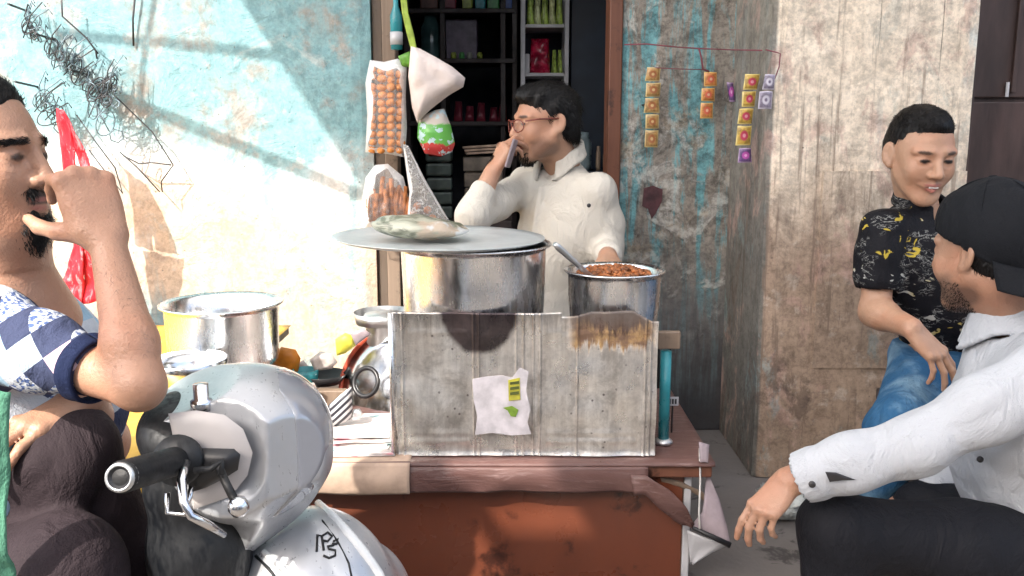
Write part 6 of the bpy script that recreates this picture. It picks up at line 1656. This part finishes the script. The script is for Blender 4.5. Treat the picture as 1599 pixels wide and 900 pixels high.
# pale rear cover round the grip: a moulded plate with a crisp edge
link('rear_cover', pillow([P(x, y, 1.010) for x, y in ((263, 646), (307, 641), (351, 648), (380, 670), (395, 707), (387, 743), (360, 776), (303, 796), (296, 770), (290, 730), (284, 697), (270, 680))], (-.12, -1, .18), .009, 6, 3, .0), MAT['beige'], sc_, smooth=True, angle=40)
def seam(name, pts, r, mat, c=None, rr=None): link(name, MB().tube([hit(x, y, c or cc, rr or CR, 0) for x, y in pts], r, 6), mat, sc_, smooth=True)
S = Solid(.0036)
S.ell(P(282, 668, 1.10), (.048, .075, .046), None, .02); S.chain([P(300, 700, 1.06), P(285, 760, 1.08), P(312, 850, 1.10), P(325, 1000, 1.12)], [.034, .040, .060, .070], .03)
S.ell(P(328, 728, 1.02), (.045, .018, .026), None, .005)
link('switch_recess', pillow([P(x, y, .994) for x, y in ((288, 704), (318, 700), (366, 701), (376, 710), (372, 734), (350, 748), (322, 762), (296, 770))], (-.1, -1, .1), .012, 4, 3, .02), MAT['black'], sc_, smooth=True)
link('steering_cover', S.build(), MAT['blackgloss'], sc_, smooth=True)
g0, g1 = P(300, 713, 1.02), P(188, 746, .85); gd = (g1 - g0)
mb = MB(); pts = []; rs = []
for k in range(41):
    u = k / 40; pts.append(g0 + gd * u); rs.append(.0150 + (.0018 if k % 2 else 0) + (.004 if u < .12 else 0))
link('grip', mb.tube(pts, rs, 18), MAT['rubber'], sc_, smooth=True)
gn = gd.normalized(); Rg = gn.to_track_quat('Z', 'Y').to_matrix()
link('grip_flange', MB().lathe([(0, -.008), (.028, -.008), (.030, 0), (.028, .007), (0, .007)], 28, g0 + gd * .22, R=Rg), MAT['blackgloss'], sc_, smooth=True)
link('bar_end', MB().lathe([(.0115, .003), (.0140, .004), (.0152, .0), (.0150, -.010)], 28, g1, R=Rg), MAT['alu_dull'], sc_, smooth=True)
link('bar_plug', MB().lathe([(0, -.008), (.0115, .003)], 20, g1, R=Rg), MAT['black'], sc_)
link('brake_lever', MB().tube([P(292, 722, .965), P(284, 752, .94), P(287, 785, .925), P(298, 806, .92), P(322, 818, .93), P(350, 836, .95)], [.0055, .006, .005, .0048, .0055, .004], 10), MAT['chrome'], sc_, smooth=True)
link('clutch_lever', MB().tube([P(330, 722, 1.0), P(342, 728, .972), P(352, 752, .955), P(366, 780, .945)], [.0055, .005, .0048, .005], 10), MAT['rubber'], sc_, smooth=True)
p = P(373, 791, .94)
link('lever_ball', MB().lathe([(0, -.012), (.007, -.0105), (.0115, -.004), (.012, .002), (.008, .0095), (0, .012)], 18, p), MAT['chrome'], sc_, smooth=True)
link('cable', MB().tube([P(262, 770, .97), P(262, 800, .965), P(290, 805, .97), P(300, 760, .98)], .0035, 6), MAT['chrome'], sc_, smooth=True)
link('cable', MB().tube([P(305, 735, .955), P(330, 733, .95), P(348, 720, .955), P(345, 742, .95)], .0042, 6), MAT['blackgloss'], sc_, smooth=True)
p = P(316, 640, 1.04)
link('mirror_boss', MB().lathe([(0, 0), (.013, 0), (.013, .012), (.009, .014), (.009, .032), (0, .033)], 18, p), MAT['chrome'], sc_, smooth=True)
# sticker on the lens edge
AC = P(488, 985, 1.17); AR = (.132, .13, .180)
S = Solid(.0038); S.ell(AC, AR, None, .02); S.ell(P(560, 960, 1.24), (.085, .09, .115), None, .02); S.cap(AC + Vector((0, .02, -.12)), AC + Vector((-.06, .08, -.45)), .12, .13, .06)
link('front_apron', S.build(), MAT['silver'], sc_, smooth=True)
MAT['white_stripe'] = m_paint('white_trim', (.72, .73, .73), 0, .3, .3)
link('trim_stripe', MB().tube([hit(x, y, AC, AR, -.002) for x, y in ((497, 783), (520, 806), (545, 834), (568, 862), (592, 896), (606, 925))], [.005, .0075, .0085, .0085, .0085, .008], 10), MAT['white_stripe'], sc_, smooth=True)
link('trim_line', MB().tube([hit(x, y, AC, AR, 0) for x, y in ((484, 790), (505, 815), (527, 845), (545, 880), (550, 905))], .0016, 6), MAT['blackgloss'], sc_, smooth=True)
link('trim_stripe', MB().tube([hit(x, y, AC, AR, 0) for x, y in ((412, 862), (436, 882), (458, 905))], .0045, 8), MAT['white_stripe'], sc_, smooth=True)
link('trim_line', MB().tube([hit(x, y, AC, AR, 0) for x, y in ((400, 868), (420, 888), (436, 908))], .0024, 6), MAT['blackgloss'], sc_, smooth=True)
em = MB()
for st in (((495, 862), (496, 836), (503, 838), (506, 860)), ((503, 838), (512, 832), (519, 838), (512, 846), (505, 845)), ((521, 846), (528, 842), (526, 850), (519, 850)), ((505, 868), (514, 872), (524, 868), (524, 860), (514, 858), (512, 854), (522, 852))):
    em.tube([hit(x, y, AC, AR, .001) for x, y in st], .0016, 6)
link('emblem', em, MAT['rubber'], sc_, smooth=True)
link('steering_column', MB().tube([P(312, 980, 1.12), Vector((P(312, 980, 1.12).x + .12, 1.16, .05)), Vector((P(312, 980, 1.12).x + .26, 1.18, -.06))], [.03, .026, .024], 10), MAT['rubber'], sc_, smooth=True)
wc = Vector((P(312, 980, 1.12).x + .27, 1.18, -.11))
wh = link('wheel', MB().tube([wc + Vector((.18 * math.cos(a), 0, .18 * math.sin(a))) for a in np.linspace(0, 2 * math.pi, 33)], .042, 10, cap=False), MAT['rubber'], sc_, smooth=True)
link('rim', MB().lathe([(0, -.03), (.05, -.03), (.13, -.02), (.142, -.02), (.142, .02), (.13, .02), (.05, .03), (0, .03)], 28, wc, R=Matrix.Rotation(math.radians(90), 3, 'X')), MAT['chrome'], wh, smooth=True)
